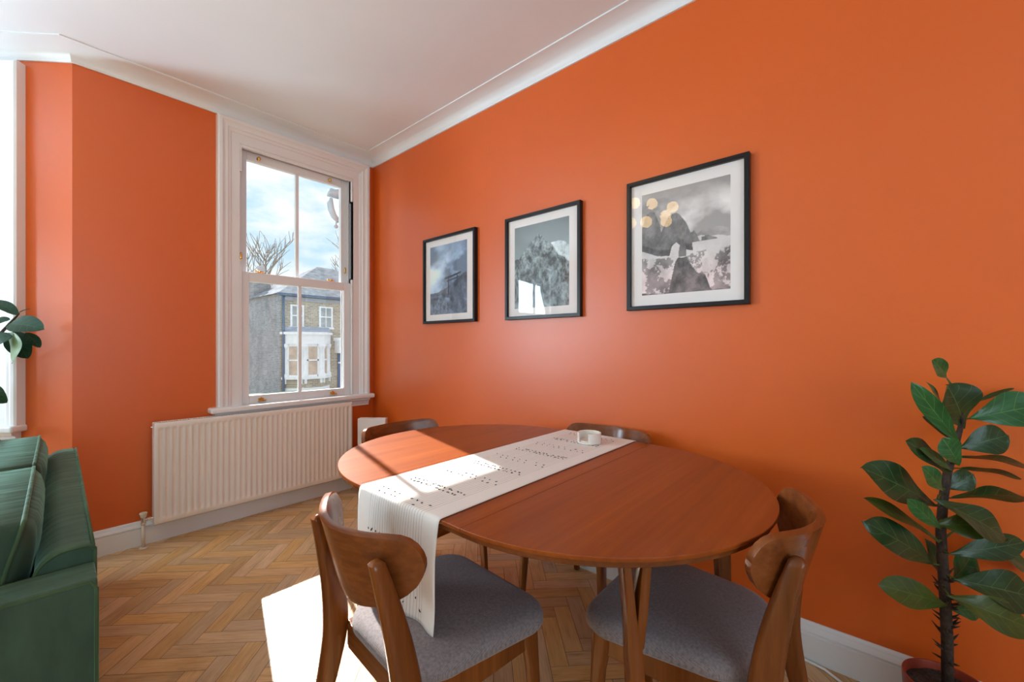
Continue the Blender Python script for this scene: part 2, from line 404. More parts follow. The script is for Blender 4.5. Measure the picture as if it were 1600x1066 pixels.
# ------------------------------------------------------------------ sash windows
def sash_window(name, origin, rz, x0, x1, z0, z1, zm, sill_ext=(0.17, 0.17), cas=0.135, detail=True, zsill=0.78, castop=2.745, bars=1):
    root = struct(empty(name, (origin[0], origin[1], 0), rz))
    # architrave, three mitred sides
    prof = [(0, 0.0), (0, -0.044), (0.010, -0.050), (0.026, -0.050), (0.034, -0.043), (0.045, -0.037), (0.060, -0.037), (0.066, -0.028), (0.080, -0.024), (0.086, -0.017), (cas, -0.015), (cas, 0.0)]
    rings = []
    for (cx_, cz_, sx, sz) in ((x0 - cas, zsill, 1, 0), (x0 - cas, z1 + cas, 1, -1), (x1 + cas, z1 + cas, -1, -1), (x1 + cas, zsill, -1, 0)):
        rings.append([Vector((cx_ + sx * p, y, cz_ + sz * p)) for p, y in prof])
    MB().rings(rings).build('architrave', M_WHITE, root)
    # box linings
    lin = MB(); lin.box((x0 - 0.012, -0.015, z0), (x0, 0.128, z1)); lin.box((x1, -0.015, z0), (x1 + 0.012, 0.128, z1)); lin.box((x0, -0.015, z1 - 0.012), (x1, 0.128, z1 + 0.012))
    lin.box((x0 - 0.06, 0.127, z0), (x0 + 0.035, 0.142, z1)); lin.box((x1 - 0.035, 0.127, z0), (x1 + 0.06, 0.142, z1))
    for xa, xb in ((x0, x0 + 0.014), (x1 - 0.014, x1)):            # parting and staff beads
        lin.box((xa, -0.012, z1 - 0.20), (xb, 0.008, z1 - 0.012)); lin.box((xa, 0.054, zm), (xb, 0.066, z1 - 0.012)); lin.box((xa, -0.012, z0), (xb, 0.010, zm + 0.06))
    lin.box((x0 + 0.014, -0.012, z1 - 0.032), (x1 - 0.014, 0.012, z1 - 0.012))
    lin.build('frame_lining', M_WHITE, root, bevel=0.002)
    ch = MB()
    for xa in (x0 + 0.0005, x1 - 0.0095): ch.box((xa + 0.002, 0.016, zm + 0.07), (xa + 0.007, 0.050, z1 - 0.21))
    ch.build('cord_channel', plain('cord_channel_grey', (0.22, 0.22, 0.235), 0.6), root)
    # inner sill board and apron
    sb = MB(); sb.box((x0 - sill_ext[0], -0.078, zsill - 0.036), (x1 + sill_ext[1], 0.012, zsill)); sb.build('window_board', M_WHITE, root, bevel=0.011, seg=4)
    ap = MB(); pf = [(0, zsill - 0.037), (-0.050, zsill - 0.037), (-0.046, zsill - 0.052), (-0.030, zsill - 0.062), (-0.022, zsill - 0.085), (-0.022, zsill - 0.098), (0, zsill - 0.098)]
    xa, xb = x0 - sill_ext[0] + 0.03, x1 + sill_ext[1] - 0.03
    ap.rings([[Vector((xa, y, z)) for y, z in pf], [Vector((xb, y, z)) for y, z in pf]]); ap.build('apron_moulding', M_WHITE, root)
    so = MB(); so.box((x0 - 0.02, 0.0, z0 - 0.03), (x1 + 0.02, 0.36, z0 + 0.005)); so.build('outer_sill', M_WHITE, root, bevel=0.006)
    def sash(nm, ya, yb, za, zb, top, bot, st, hold):
        s = MB()
        s.box((x0 + 0.003, ya, za), (x0 + st, yb, zb)); s.box((x1 - st, ya, za), (x1 - 0.003, yb, zb))
        s.box((x0 + st, ya, zb - top), (x1 - st, yb, zb)); s.box((x0 + st, ya, za), (x1 - st, yb, za + bot))
        cx_ = (x0 + x1) / 2
        if bars: s.box((cx_ - 0.012, ya + 0.006, za + bot), (cx_ + 0.012, yb - 0.006, zb - top))
        so_ = s.build(nm, M_WHITE, root, bevel=0.003)
        ym = (ya + yb) / 2
        edges = [(x0 + st, cx_ - 0.012), (cx_ + 0.012, x1 - st)] if bars else [(x0 + st, x1 - st)]
        for a, b in edges:
            g = MB(); g.box((a - 0.004, ym - 0.002, za + bot - 0.004), (b + 0.004, ym + 0.002, zb - top + 0.004)); g.build('glass_pane', M_GLASS, so_)
        return so_
    up = sash('upper_sash', 0.070, 0.112, zm - 0.03, z1 - 0.014, 0.062, 0.045, 0.066, None)
    lo = sash('lower_sash', 0.016, 0.054, z0 + 0.006, zm + 0.03, 0.064, 0.066, 0.066, None)
    if detail:
        for fx in (0.17, 0.80):
            x = x0 + (x1 - x0) * fx
            k = MB(); k.lathe([(0, 0.0), (0.013, 0.0), (0.013, 0.003), (0.006, 0.006), (0.005, 0.012), (0.010, 0.017), (0.011, 0.022), (0.007, 0.026), (0, 0.027)], 14)
            M_ = Matrix.Translation((x, 0.070, z1 - 0.050)) @ Matrix.Rotation(R(90), 4, 'X')
            k.build('sash_knob', M_BRASS, up, smooth=True, M=M_)
            f = MB(); z = zm + 0.03
            f.box((x - 0.032, 0.022, z), (x + 0.032, 0.048, z + 0.004)); f.tube([(x - 0.005, 0.035, z + 0.004), (x - 0.005, 0.035, z + 0.016)], 0.009, 12)
            f.tube([(x - 0.03, 0.03, z + 0.012), (x, 0.035, z + 0.014), (x + 0.026, 0.040, z + 0.012)], [0.004, 0.006, 0.004], 8); f.tube([(x - 0.030, 0.030, z + 0.008), (x - 0.030, 0.030, z + 0.018)], 0.006, 10)
            f.build('sash_fastener', M_BRASS, lo, bevel=0.001)
            h = MB(); zz = z0 + 0.030
            h.box((x - 0.018, 0.012, zz - 0.002), (x + 0.018, 0.0165, zz + 0.018))
            h.rings([[Vector((x - w_, y, z_ - 0.003)), Vector((x + w_, y, z_ - 0.003)), Vector((x + w_, y, z_ + 0.003)), Vector((x - w_, y, z_ + 0.003))] for y, w_, z_ in ((0.014, 0.014, zz + 0.004), (0.002, 0.026, zz), (-0.010, 0.028, zz + 0.001), (-0.014, 0.022, zz + 0.006))])
            h.tube([(x, 0.012, zz + 0.020), (x, 0.004, zz + 0.024)], [0.007, 0.005], 10)
            h.build('sash_lift', M_BRASS, lo, bevel=0.001)
        for x in (x0 + 0.030, x1 - 0.030):
            p = MB(); p.tube([(x, 0.0695, zm + 0.115), (x, 0.0675, zm + 0.125), (x, 0.0675, zm + 0.160), (x, 0.0695, zm + 0.170)], [0.004, 0.008, 0.008, 0.004], 12, flat=(0.5, 1), up=(0, 1, 0)); p.build('cord_guide', M_BRASS, up, smooth=True)
    return root
sash_window('window_1', (0, 0), 0, -1.02, -0.19, OZ0, OZ1, 1.683, sill_ext=(0.18, 0.165))
sash_window('window_2', P1, R(-45), FW[0], FW[1], OZ0, OZ1, 1.683, (0.15, 0.13), cas=0.122, detail=False, zsill=0.765)
sash_window('window_3', P2, 0, 0.35, 1.40, OZ0, OZ1, 1.683, (0.15, 0.15), detail=False)
sash_window('window_4', P3, R(45), 0.36, 0.96, OZ0, OZ1, 1.683, (0.15, 0.15), cas=0.122, detail=False)
sash_window('fill_window', (0, YB), R(180), 1.4, 3.8, 0.5, 2.5, 1.5, (0.15, 0.15), detail=False, zsill=0.5)  # unseen window, added to frame the rear fill lamp

# ------------------------------------------------------------------ radiator
def radiator():
    x0, x1, z0, z1 = -1.485, -0.247, 0.128, 0.730; y = -0.105
    root = tag(empty('radiator', (x0, 0, 0)), 'long white ribbed panel radiator under the sash window', 'radiator')
    Wd = x1 - x0; nf = 37; per = (Wd - 0.03) / nf
    xs = [0, 0.004]; dep = [0, 0]
    for k in range(nf):
        b = 0.015 + k * per
        for f, d in ((0.0, 0), (0.10, 0.0), (0.22, 0.006), (0.42, 0.0075), (0.58, 0.0075), (0.78, 0.006), (0.90, 0.0)):
            xs.append(b + f * per); dep.append(d)
    xs += [Wd - 0.004, Wd]; dep += [0, 0]
    zr = [(z0, 0), (z0 + 0.004, 0), (z0 + 0.030, 0), (z0 + 0.036, 0.4), (z0 + 0.046, 1), (z1 - 0.046, 1), (z1 - 0.036, 0.4), (z1 - 0.030, 0), (z1 - 0.004, 0), (z1, 0)]
    V = []; F = []; n = len(xs)
    for j, (z, f) in enumerate(zr):
        for i, x in enumerate(xs):
            rim = 0.003 if (j in (0, len(zr) - 1) or i in (0, n - 1)) else 0
            V.append((x, y + dep[i] * f + rim, z))
    for j in range(len(zr) - 1):
        for i in range(n - 1): F.append((j*n + i, j*n + i + 1, (j+1)*n + i + 1, (j+1)*n + i))
    o = mesh('front_panel', V, F, M_RAD, root, True)
    sol = o.modifiers.new('thick', 'SOLIDIFY'); sol.thickness = 0.003; sol.offset = -1
    MB().box((0.004, -0.045, z0 + 0.004), (Wd - 0.004, -0.040, z1 - 0.004)).build('back_panel', M_RAD, root)
    fin = MB()
    for k in range(36):
        xx = 0.02 + k * (Wd - 0.04) / 35; fin.box((xx, -0.095, z0 + 0.03), (xx + 0.0015, -0.046, z1 - 0.03))
    fin.build('convector_fins', M_RAD, root)
    for xa in (-0.001, Wd - 0.001):
        sp_ = MB(); sp_.box((xa, -0.102, z0 + 0.006), (xa + 0.002, -0.038, z1 - 0.004)); sp_.build('side_panel', M_RAD, root)
    gr_ = MB(); gr_.box((0, -0.102, z1 - 0.006), (Wd, -0.096, z1 + 0.001)); gr_.box((0, -0.044, z1 - 0.006), (Wd, -0.038, z1 + 0.001))
    for k in range(90):
        xx = 0.004 + k * (Wd - 0.012) / 89; gr_.box((xx, -0.096, z1 - 0.004), (xx + 0.006, -0.044, z1))
    gr_.build('top_grille', M_RAD, root)
    v = MB(); v.tube([(-0.045, -0.07, z0 + 0.036), (-0.028, -0.07, z0 + 0.036)], 0.007, 12); v.tube([(-0.028, -0.07, z0 + 0.036), (-0.012, -0.07, z0 + 0.036)], 0.012, 6); v.tube([(-0.012, -0.07, z0 + 0.036), (0.0, -0.07, z0 + 0.036)], 0.008, 12)
    v.tube([(-0.045, -0.07, z0 + 0.008), (-0.045, -0.07, z0 + 0.022)], 0.013, 6); v.tube([(-0.045, -0.07, z0 + 0.022), (-0.045, -0.07, z0 + 0.052)], 0.011, 14)
    vo = v.build('valve', M_CHROME, root, bevel=0.001)
    c = MB(); c.lathe([(0, 0), (0.011, 0), (0.013, 0.004), (0.0185, 0.024), (0.0185, 0.028), (0.016, 0.031), (0, 0.032)], 20, (-0.045, -0.07, z0 + 0.050)); c.build('valve_cap', plain('cream_plastic', (0.66, 0.60, 0.46), 0.4), vo, smooth=True)
    p = MB(); p.tube([(-0.045, -0.07, 0.0), (-0.045, -0.07, z0 + 0.010)], 0.0085, 14); p.lathe([(0.009, 0.006), (0.018, 0.005), (0.022, 0.0), (0.009, 0.0)], 18, (-0.045, -0.07, 0.0)); p.build('feed_pipe', plain('painted_pipe', (0.70, 0.60, 0.50), 0.35), root, smooth=True)
    b = MB(); b.tube([(-0.012, -0.075, z1 - 0.025), (0.0, -0.075, z1 - 0.025)], 0.007, 10); b.build('bleed_plug', M_CHROME, root, smooth=True)
    return root
radiator()

# ------------------------------------------------------------------ framed prints
def fbm(h, w_, seed, f0=3, octv=6, gain=0.55, sx=1.0, sy=1.0):
    rng = np.random.default_rng(seed); out = np.zeros((h, w_)); amp = 1; tot = 0
    yy, xx = np.meshgrid(np.linspace(0, 1, h), np.linspace(0, 1, w_), indexing='ij')
    f = f0
    for _ in range(octv):
        gx, gy = int(f * sx) + 3, int(f * sy) + 3; g = rng.random((gy, gx))
        px, py = xx * f * sx, yy * f * sy
        ix, iy = np.minimum(px.astype(int), gx - 2), np.minimum(py.astype(int), gy - 2); fx, fy = px - ix, py - iy
        fx, fy = fx*fx*(3 - 2*fx), fy*fy*(3 - 2*fy)
        out += amp * ((g[iy, ix]*(1-fx) + g[iy, ix+1]*fx)*(1-fy) + (g[iy+1, ix]*(1-fx) + g[iy+1, ix+1]*fx)*fy); tot += amp
        amp *= gain; f *= 2
    return out / tot
def line(u, pts):
    return np.interp(u, [p[0] for p in pts], [p[1] for p in pts])
def art(kind, nu=150, nv=186):
    v, u = np.meshgrid(np.linspace(0, 1, nv), np.linspace(0, 1, nu), indexing='ij')
    jag = (fbm(nv, nu, 5, 6, 5)[0:1, :] - 0.5)
    A = fbm(nv, nu, 11 + kind, 4, 7, 0.62); B = fbm(nv, nu, 31 + kind, 10, 6, 0.7); Cc = fbm(nv, nu, 51 + kind, 2, 6, 0.5, 1.0, 1.8)
    A, B, Cc = [np.clip(0.5 + (q - q.mean()) / q.std() * k, 0, 1) for q, k in ((A, 0.20), (B, 0.24), (Cc, 0.17))]
    g = np.zeros_like(u)
    if kind == 3:
        g = 0.36 + 0.10 * (1 - v) + 0.55 * np.clip((Cc - 0.5) * 3.2, 0, 1) * np.exp(-((v - 0.70) / 0.22) ** 2)
        far = line(u, [(0, .55), (.6, .52), (.72, .57), (.85, .565), (1, .54)]) + jag * 0.05; m = v < far
        g = np.where(m, 0.36 + 0.30 * (A - 0.4), g)
        snow = line(u, [(0, .5), (.5, .52), (.7, .52), (.8, .49), (1, .47)]) + jag * 0.05; m = v < snow; g = np.where(m, 0.66 + 0.25 * (A - 0.5), g)
        rid = line(u, [(.55, .2), (.56, .60), (.62, .585), (.66, .54), (.69, .47), (.71, .2)]) + jag * 0.12; m = (v < rid) & (v > 0.455); g = np.where(m, 0.10 + 0.20 * B, g)
        low = line(u, [(.68, .2), (.70, .50), (.77, .505), (.85, .47), (.88, .45)]) + jag * 0.04; m = (v < low) & (v > 0.455); g = np.where(m, 0.13 + 0.2 * B, g)
        tw = line(u, [(0, .64), (.02, .70), (.06, .79), (.11, .815), (.16, .80), (.19, .74), (.22, .69), (.24, .60), (.28, .66), (.33, .735), (.40, .765), (.45, .75), (.50, .70), (.55, .63), (.58, .57), (.60, .49), (.62, .2)]) + jag * 0.05
        base = line(u, [(0, .44), (.2, .37), (.34, .36), (.37, .45), (.42, .48), (.52, .40), (.66, .37), (.69, .42), (.7, .5)])
        m = (v < tw) & (v > base); g = np.where(m, 0.12 + 0.16 * B + 0.10 * np.clip((v - base) * 1.6, 0, 1) - 0.06 * (v < base + 0.06), g)
        ground = line(u, [(0, .36), (.3, .34), (.45, .36), (.7, .37), (1, .38)]) + jag * 0.02; m = v < ground
        g = np.where(m, np.where(B > line(v, [(0, .50), (.2, .50), (.33, .44), (.4, .56)]), 0.14 + 0.30 * A, 0.70 * (0.6 + A * 0.6)), g)
        rock = line(u, [(.33, 0), (.40, .28), (.44, .34), (.54, .345), (.59, .28), (.64, .20), (.74, .16), (.80, .02), (.82, 0)]) + jag * 0.08; m = v < rock
        g = np.where(m, 0.07 + 0.22 * B, g)
        fig = (np.abs(u - 0.49) < line(v, [(.33, .045), (.40, .04), (.45, .03), (.50, .012), (.52, .008)])) & (v > 0.34) & (v < 0.50); g = np.where(fig, 0.12 + 0.2 * A, g)
        warm = np.clip((0.36 - v) / 0.2, 0, 1)
        col = np.stack([g * (1.02 + 0.10 * warm), g * (0.99 - 0.04 * warm), g * (0.98 - 0.02 * warm)], -1)
    elif kind == 2:
        g = 0.20 + 0.22 * (1 - v) + 0.05 * (Cc - 0.5)
        far = line(u, [(.55, .1), (.62, .70), (.70, .76), (.80, .75), (.9, .72), (1, .70)]) + jag * 0.10; m = v < far; g = np.where(m, 0.50 + 0.5 * (B - 0.45), g)
        pk = line(u, [(0, .58), (.1, .60), (.2, .70), (.30, .76), (.38, .82), (.46, .895), (.52, .86), (.6, .80), (.70, .74), (.78, .64), (.82, .58), (1, .50)]) + jag * 0.10
        ridge = np.abs(((u - 0.46) * 5 + (v * 3.2) + 2.6 * A) % 1 - 0.5) * 2
        m = v < pk; g = np.where(m, 0.07 + 0.38 * np.clip(ridge * 0.55 + 0.75 * (B - 0.35), 0, 1) * (0.55 + 0.6 * v), g)
        sh = line(u, [(0, .05), (.3, .12), (.7, .22), (1, .28)]) + jag * 0.10; m = v < sh; g = np.where(m, 0.10 + 0.30 * B, g)
        g = g * 1.25 + 0.03; col = np.stack([g * 0.86, g * 1.02, g * 1.06], -1)  # tone lifted to put the glass's reflection haze into the print
    else:
        g = 0.22 + 0.75 * np.clip((Cc - 0.36) * 2.2, 0, 1) * np.exp(-((v - 0.62) / 0.34) ** 2)
        hill = line(u, [(0, .30), (.25, .32), (.45, .38), (.7, .47), (.88, .53), (.97, .57), (1, .575)]) + jag * 0.05; m = v < hill; g = np.where(m, 0.05 + 0.16 * B, g)
        def bar(u0, u1, v0, v1): return (u > u0) & (u < u1) & (v > v0) & (v < v1)
        lint = (np.abs(v - (0.535 + 0.14 * (u - 0.63) + 0.10 * (u - 0.63) ** 2)) < 0.014) & (u > 0.42) & (u < 0.84)
        lin2 = (np.abs(v - (0.487 + 0.14 * (u - 0.63))) < 0.009) & (u > 0.47) & (u < 0.80)
        g = np.where(lint | lin2 | bar(0.50, 0.525, 0.27, 0.54) | bar(0.735, 0.76, 0.42, 0.56), 0.05, g)
        bl = line(u, [(0, .26), (.3, .27), (.5, .24), (1, .2)]) + jag * 0.06; m = v < bl; g = np.where(m, 0.06 + 0.26 * B * (0.5 + A), g)
        g = g * 1.15 + 0.03; col = np.stack([g * 0.72, g * 0.94, g * 1.25], -1)  # reflection haze painted in here too, as a lighter print colour
    col = np.clip(col, 0.0, 1.0); col = np.where(col < 0.5, col * (0.55 + 0.9 * col), col)
    return np.clip(col, 0.004, 0.92), nu, nv
def picture(kind, ya, yb, z0, z1, label):
    """ya is the window end, yb the camera end; hangs on the wall at x=0"""
    D = 0.030; fw_ = 0.0195; cy_, cz_ = (ya + yb) / 2, (z0 + z1) / 2; W, H = ya - yb, z1 - z0
    root = tag(empty('framed_print', (0, cy_, cz_)), label, 'picture', 'framed mountain prints on the orange wall')
    hw, hh = W / 2, H / 2
    prof = [(0, 0.0), (0, -D + 0.002), (0.002, -D), (fw_ - 0.002, -D), (fw_, -D + 0.002), (fw_, -0.008), (fw_ , -0.004)]
    rings = []
    for sy, sz in ((-1, -1), (1, -1), (1, 1), (-1, 1), (-1, -1)):
        rings.append([Vector((x, sy * (hw - p), sz * (hh - p))) for p, x in prof])
    MB().rings(rings, cap=False, closed=False).build('frame', M_BLACK, root)
    MB().box((-0.010, -hw + 0.012, -hh + 0.012), (-0.002, hw - 0.012, hh - 0.012)).build('backing_board', M_DARK, root)
    MB().box((-0.0125, -hw + 0.014, -hh + 0.014), (-0.0105, hw - 0.014, hh - 0.014)).build('mount', M_MOUNT, root)
    col, nu, nv = art(kind)
    iw = (0.391, 0.396, 0.402)[3 - kind] / 2; ih = (0.485, 0.493, 0.500)[3 - kind] / 2
    yo = ((-2.467 - 2.858) / 2 - (-2.394 - 2.932) / 2, (-1.652 - 2.048) / 2 - (-1.583 - 2.127) / 2, (-0.821 - 1.223) / 2 - (-0.750 - 1.313) / 2)[3 - kind]
    V = [(-0.0130, yo + iw - 2 * iw * i / (nu - 1), -ih + 2 * ih * j / (nv - 1)) for j in range(nv) for i in range(nu)]
    F = [(j*nu + i, j*nu + i + 1, (j+1)*nu + i + 1, (j+1)*nu + i) for j in range(nv - 1) for i in range(nu - 1)]
    mesh('photo_print', V, F, M_PRINT, root, False, None, col.reshape(-1, 3))
    MB().box((-0.0195, -hw + 0.016, -hh + 0.016), (-0.0175, hw - 0.016, hh - 0.016)).build('glazing', M_PGLASS, root)
picture(1, -0.750, -1.313, 1.353, 1.983, 'framed print of a hillside gate, nearest the window')
picture(2, -1.583, -2.127, 1.351, 1.977, 'framed print of a single pointed snowy peak, middle of the row')
picture(3, -2.394, -2.932, 1.366, 1.992, 'framed print of twin rock towers above snow, nearest the tall plant')

# ------------------------------------------------------------------ dining table
TZ = 0.76; TC = Vector((-0.722, -2.333)); TR = 0.561; TL = 0.480
def table():
    root = tag(empty('dining_table', (TC.x, TC.y, 0)), 'oval extended walnut dining table with forked legs and a runner across it', 'table')
    # top in three boards: two half-round ends and a centre leaf; profile undercut at the edge
    pr = [(-0.014, TZ - 0.010), (-0.0008, TZ - 0.010), (0.0, TZ - 0.0085), (0.0, TZ - 0.0015), (-0.0012, TZ)]
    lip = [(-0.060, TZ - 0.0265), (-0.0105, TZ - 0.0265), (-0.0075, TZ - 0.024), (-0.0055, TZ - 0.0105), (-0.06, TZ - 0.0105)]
    ring_pts = []
    for s in (1, -1):
        for k in range(41):
            a = math.pi * k / 40 + (0 if s > 0 else math.pi); ring_pts.append((math.cos(a), math.sin(a), s * TL / 2))
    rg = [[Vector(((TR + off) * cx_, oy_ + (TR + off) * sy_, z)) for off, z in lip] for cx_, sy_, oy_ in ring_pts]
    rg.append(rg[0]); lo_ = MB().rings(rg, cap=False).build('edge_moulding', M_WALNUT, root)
    for s in (1, -1):
        rings = []
        for off, z in pr:
            r = TR + off; ring = []
            for k in range(49):
                a = math.pi * k / 48; ring.append(Vector((r * math.cos(a), s * (TL / 2 + 0.0007 + r * math.sin(a)), z)))
            rings.append(ring if s > 0 else list(reversed(ring)))
        o = MB().rings(rings).build('end_leaf', M_TABLE, root)
        o.data.polygons.foreach_set('use_smooth', [len(p.vertices) == 4 for p in o.data.polygons]); em = o.modifiers.new('split', 'EDGE_SPLIT'); em.split_angle = R(30)
    rings = [[Vector((-TR - off, -TL / 2 + 0.0007, z)), Vector((TR + off, -TL / 2 + 0.0007, z)), Vector((TR + off, TL / 2 - 0.0007, z)), Vector((-TR - off, TL / 2 - 0.0007, z))] for off, z in pr]
    MB().rings(rings).build('centre_leaf', M_TABLE, root)
    lx, ly = 0.338, 0.583
    # apron rails
    for s in (1, -1):
        MB().box((s * 0.345 - 0.011, -ly, TZ - 0.062), (s * 0.345 + 0.011, ly, TZ - 0.026)).build('apron_rail', M_LEGW, root, bevel=0.003)
        MB().box((-lx, s * (ly - 0.03) - 0.011, TZ - 0.062), (lx, s * (ly - 0.03) + 0.011, TZ - 0.026)).build('apron_rail', M_RAILX, root, bevel=0.003)
    # forked legs, the fork spreading sideways across each corner
    for sx in (-1, 1):
        for sy in (-1, 1):
            tdir = Vector((sx * s45 * sy, -s45, 0)) if sx * sy > 0 else Vector((s45, s45, 0))
            if sx * sy > 0: tdir = Vector((s45, -s45, 0))
            rdir = Vector((sx * s45, sy * s45, 0)); c0 = Vector((sx * lx, sy * ly, 0)) - tdir * 0.006
            M_ = Matrix(((tdir.x, rdir.x, 0, c0.x), (tdir.y, rdir.y, 0, c0.y), (0, 0, 1, 0), (0, 0, 0, 1)))
            leg = MB()
            def blade(pts, sect, n=12):
                rg = []
                for (x, y, z), (hx, hy) in zip(pts, sect):
                    ring = []
                    for k in range(n):
                        a = 2 * math.pi * (k + 0.5) / n; ca_, sa_ = math.cos(a), math.sin(a)
                        ring.append(Vector((x + hx * math.copysign(abs(ca_) ** 0.3, ca_), y + hy * math.copysign(abs(sa_) ** 0.3, sa_), z)))
                    rg.append(ring)
                leg.rings(rg)
            blade([(-0.024, 0, 0.734), (-0.011, 0, 0.60), (0.0, 0.0, 0.50), (0.004, 0.01, 0.30), (0.008, 0.018, 0.0)], [(0.0105, 0.025), (0.0110, 0.025), (0.018, 0.025), (0.017, 0.022), (0.014, 0.015)])
            blade([(0.024, 0, 0.734), (0.013, 0, 0.60), (0.006, 0, 0.53), (0.004, -0.002, 0.505)], [(0.0115, 0.0255), (0.0115, 0.0255), (0.011, 0.024), (0.005, 0.014)])
            lo = leg.build('leg', M_LEGW, root, smooth=True, M=M_); em = lo.modifiers.new('split', 'EDGE_SPLIT'); em.split_angle = R(40)
    return root
table()

# ------------------------------------------------------------------ table runner
def runner():
    y0, y1 = -2.119, -2.502; root_x = TC.x
    m, t, b = mat_new('striped_linen')
    uvn = N(t, 'ShaderNodeUVMap'); uvn.uv_map = 'UVMap'; sp = N(t, 'ShaderNodeSeparateXYZ'); L(t, uvn.outputs[0], sp.inputs[0])
    nz = noise(t, 9, 3, vec=uvn.outputs[0], sc3=(0.6, 1, 1)); 
    off = N(t, 'ShaderNodeMath', op='MULTIPLY_ADD'); off.inputs[1].default_value = 0.010; L(t, nz.outputs['Fac'], off.inputs[0]); L(t, sp.outputs[1], off.inputs[2])
    sc_ = N(t, 'ShaderNodeMath', op='MULTIPLY'); sc_.inputs[1].default_value = 34.0; L(t, off.outputs[0], sc_.inputs[0])
    fr = N(t, 'ShaderNodeMath', op='FRACT'); L(t, sc_.outputs[0], fr.inputs[0])
    d = N(t, 'ShaderNodeMath', op='SUBTRACT'); d.inputs[1].default_value = 0.5; L(t, fr.outputs[0], d.inputs[0]); ab = N(t, 'ShaderNodeMath', op='ABSOLUTE'); L(t, d.outputs[0], ab.inputs[0])
    lt = N(t, 'ShaderNodeMath', op='LESS_THAN'); lt.inputs[1].default_value = 0.055; L(t, ab.outputs[0], lt.inputs[0])
    g1 = N(t, 'ShaderNodeMath', op='GREATER_THAN'); g1.inputs[1].default_value = 0.165; L(t, sp.outputs[1], g1.inputs[0])
    g2 = N(t, 'ShaderNodeMath', op='LESS_THAN'); g2.inputs[1].default_value = 0.85; L(t, sp.outputs[1], g2.inputs[0])
    a1 = N(t, 'ShaderNodeMath', op='MULTIPLY'); L(t, g1.outputs[0], a1.inputs[0]); L(t, g2.outputs[0], a1.inputs[1]); a2 = N(t, 'ShaderNodeMath', op='MULTIPLY'); L(t, a1.outputs[0], a2.inputs[0]); L(t, lt.outputs[0], a2.inputs[1])
    n5 = noise(t, 30, 3, vec=uvn.outputs[0], sc3=(0.15, 1, 1)); a3 = N(t, 'ShaderNodeMath', op='MULTIPLY'); L(t, a2.outputs[0], a3.inputs[0]); L(t, n5.outputs['Fac'], a3.inputs[1]); a4 = N(t, 'ShaderNodeMath', op='MULTIPLY'); a4.inputs[1].default_value = 1.25; a4.use_clamp = True; L(t, a3.outputs[0], a4.inputs[0])
    mxc = N(t, 'ShaderNodeMix'); mxc.data_type = 'RGBA'; L(t, a4.outputs[0], mxc.inputs[0]); mxc.inputs[6].default_value = (0.78, 0.745, 0.70, 1); mxc.inputs[7].default_value = (0.16, 0.11, 0.09, 1)
    L(t, mxc.outputs[2], b.inputs['Base Color']); setin(b, Roughness=0.9, Sheen_Weight=0.15)
    wv = noise(t, 500, 2, vec=uvn.outputs[0], sc3=(2.5, 1, 1)); bump(t, b, wv.outputs['Fac'], 0.05, 0.001)
    # path in (x, z) with arc length
    xe = TC.x - TR; xf = TC.x + TR; zt = TZ + 0.0025
    pts = [(xf + 0.004, TZ - 0.09), (xf + 0.004, TZ - 0.03), (xf + 0.0045, TZ - 0.006), (xf - 0.001, zt)]
    n_top = 70
    pts += [(xf - 0.006 - (xf - xe - 0.012) * k / n_top, zt) for k in range(n_top + 1)]
    pts += [(xe - 0.001, zt - 0.0006), (xe - 0.005, TZ - 0.003), (xe - 0.007, TZ - 0.010)]
    pts += [(xe - 0.0085 - 0.004 * (k / 24), TZ - 0.012 - (TZ - 0.012 - 0.480) * k / 24) for k in range(1, 25)]
    S_ = [0]
    for a, b_ in zip(pts, pts[1:]): S_.append(S_[-1] + math.dist(a, b_))
    nv = 40; V = []; UV = []; rng = random.Random(3)
    for i, (x, z) in enumerate(pts):
        hang = max(0, (TZ - 0.02 - z) / 0.26) if x < -1 else 0
        for j in range(nv + 1):
            v = j / nv; y = y0 + (y1 - y0) * v
            rip = 0.006 * math.sin(v * 17 + 0.6) * min(1, hang * 1.6) - 0.006 * min(1, hang)
            lift = 0
            V.append((x + rip - TC.x, y - TC.y + 0.004 * math.sin(6 * hang), z + abs(lift))); UV.append((S_[i] / 0.383, v))
    F = [(i*(nv+1) + j, (i+1)*(nv+1) + j, (i+1)*(nv+1) + j + 1, i*(nv+1) + j + 1) for i in range(len(pts) - 1) for j in range(nv)]
    o = mesh('table_runner', V, F, m, None, True, UV); o.location = (TC.x, TC.y, 0)
    so = o.modifiers.new('thick', 'SOLIDIFY'); so.thickness = 0.0016; so.offset = 1
    tag(o, 'cream striped linen table runner with black stitches, hanging over the near edge', 'table runner')
    # black stitches in rows across the cloth
    st = MB()
    def at(s, v):
        for i in range(len(S_) - 1):
            if S_[i] <= s <= S_[i+1]:
                f = (s - S_[i]) / (S_[i+1] - S_[i] + 1e-9); x = pts[i][0] + (pts[i+1][0] - pts[i][0]) * f; z = pts[i][1] + (pts[i+1][1] - pts[i][1]) * f
                tx = Vector((pts[i+1][0] - pts[i][0], 0, pts[i+1][1] - pts[i][1])).normalized(); nn = Vector((tx.z, 0, -tx.x))
                if nn.z < -0.01 or (abs(nn.z) < 0.3 and nn.x > 0 and x < -1): nn = -nn
                hang = max(0, (TZ - 0.02 - z) / 0.26) if x < -1 else 0
                rip = 0.006 * math.sin(v * 17 + 0.6) * min(1, hang * 1.6) - 0.006 * min(1, hang)
                return Vector((x + rip - TC.x, y0 + (y1 - y0) * v - TC.y + 0.004 * math.sin(6 * hang), z)), tx, nn
        return None
    def s_of_x(xw): return S_[4] + (pts[4][0] - xw)
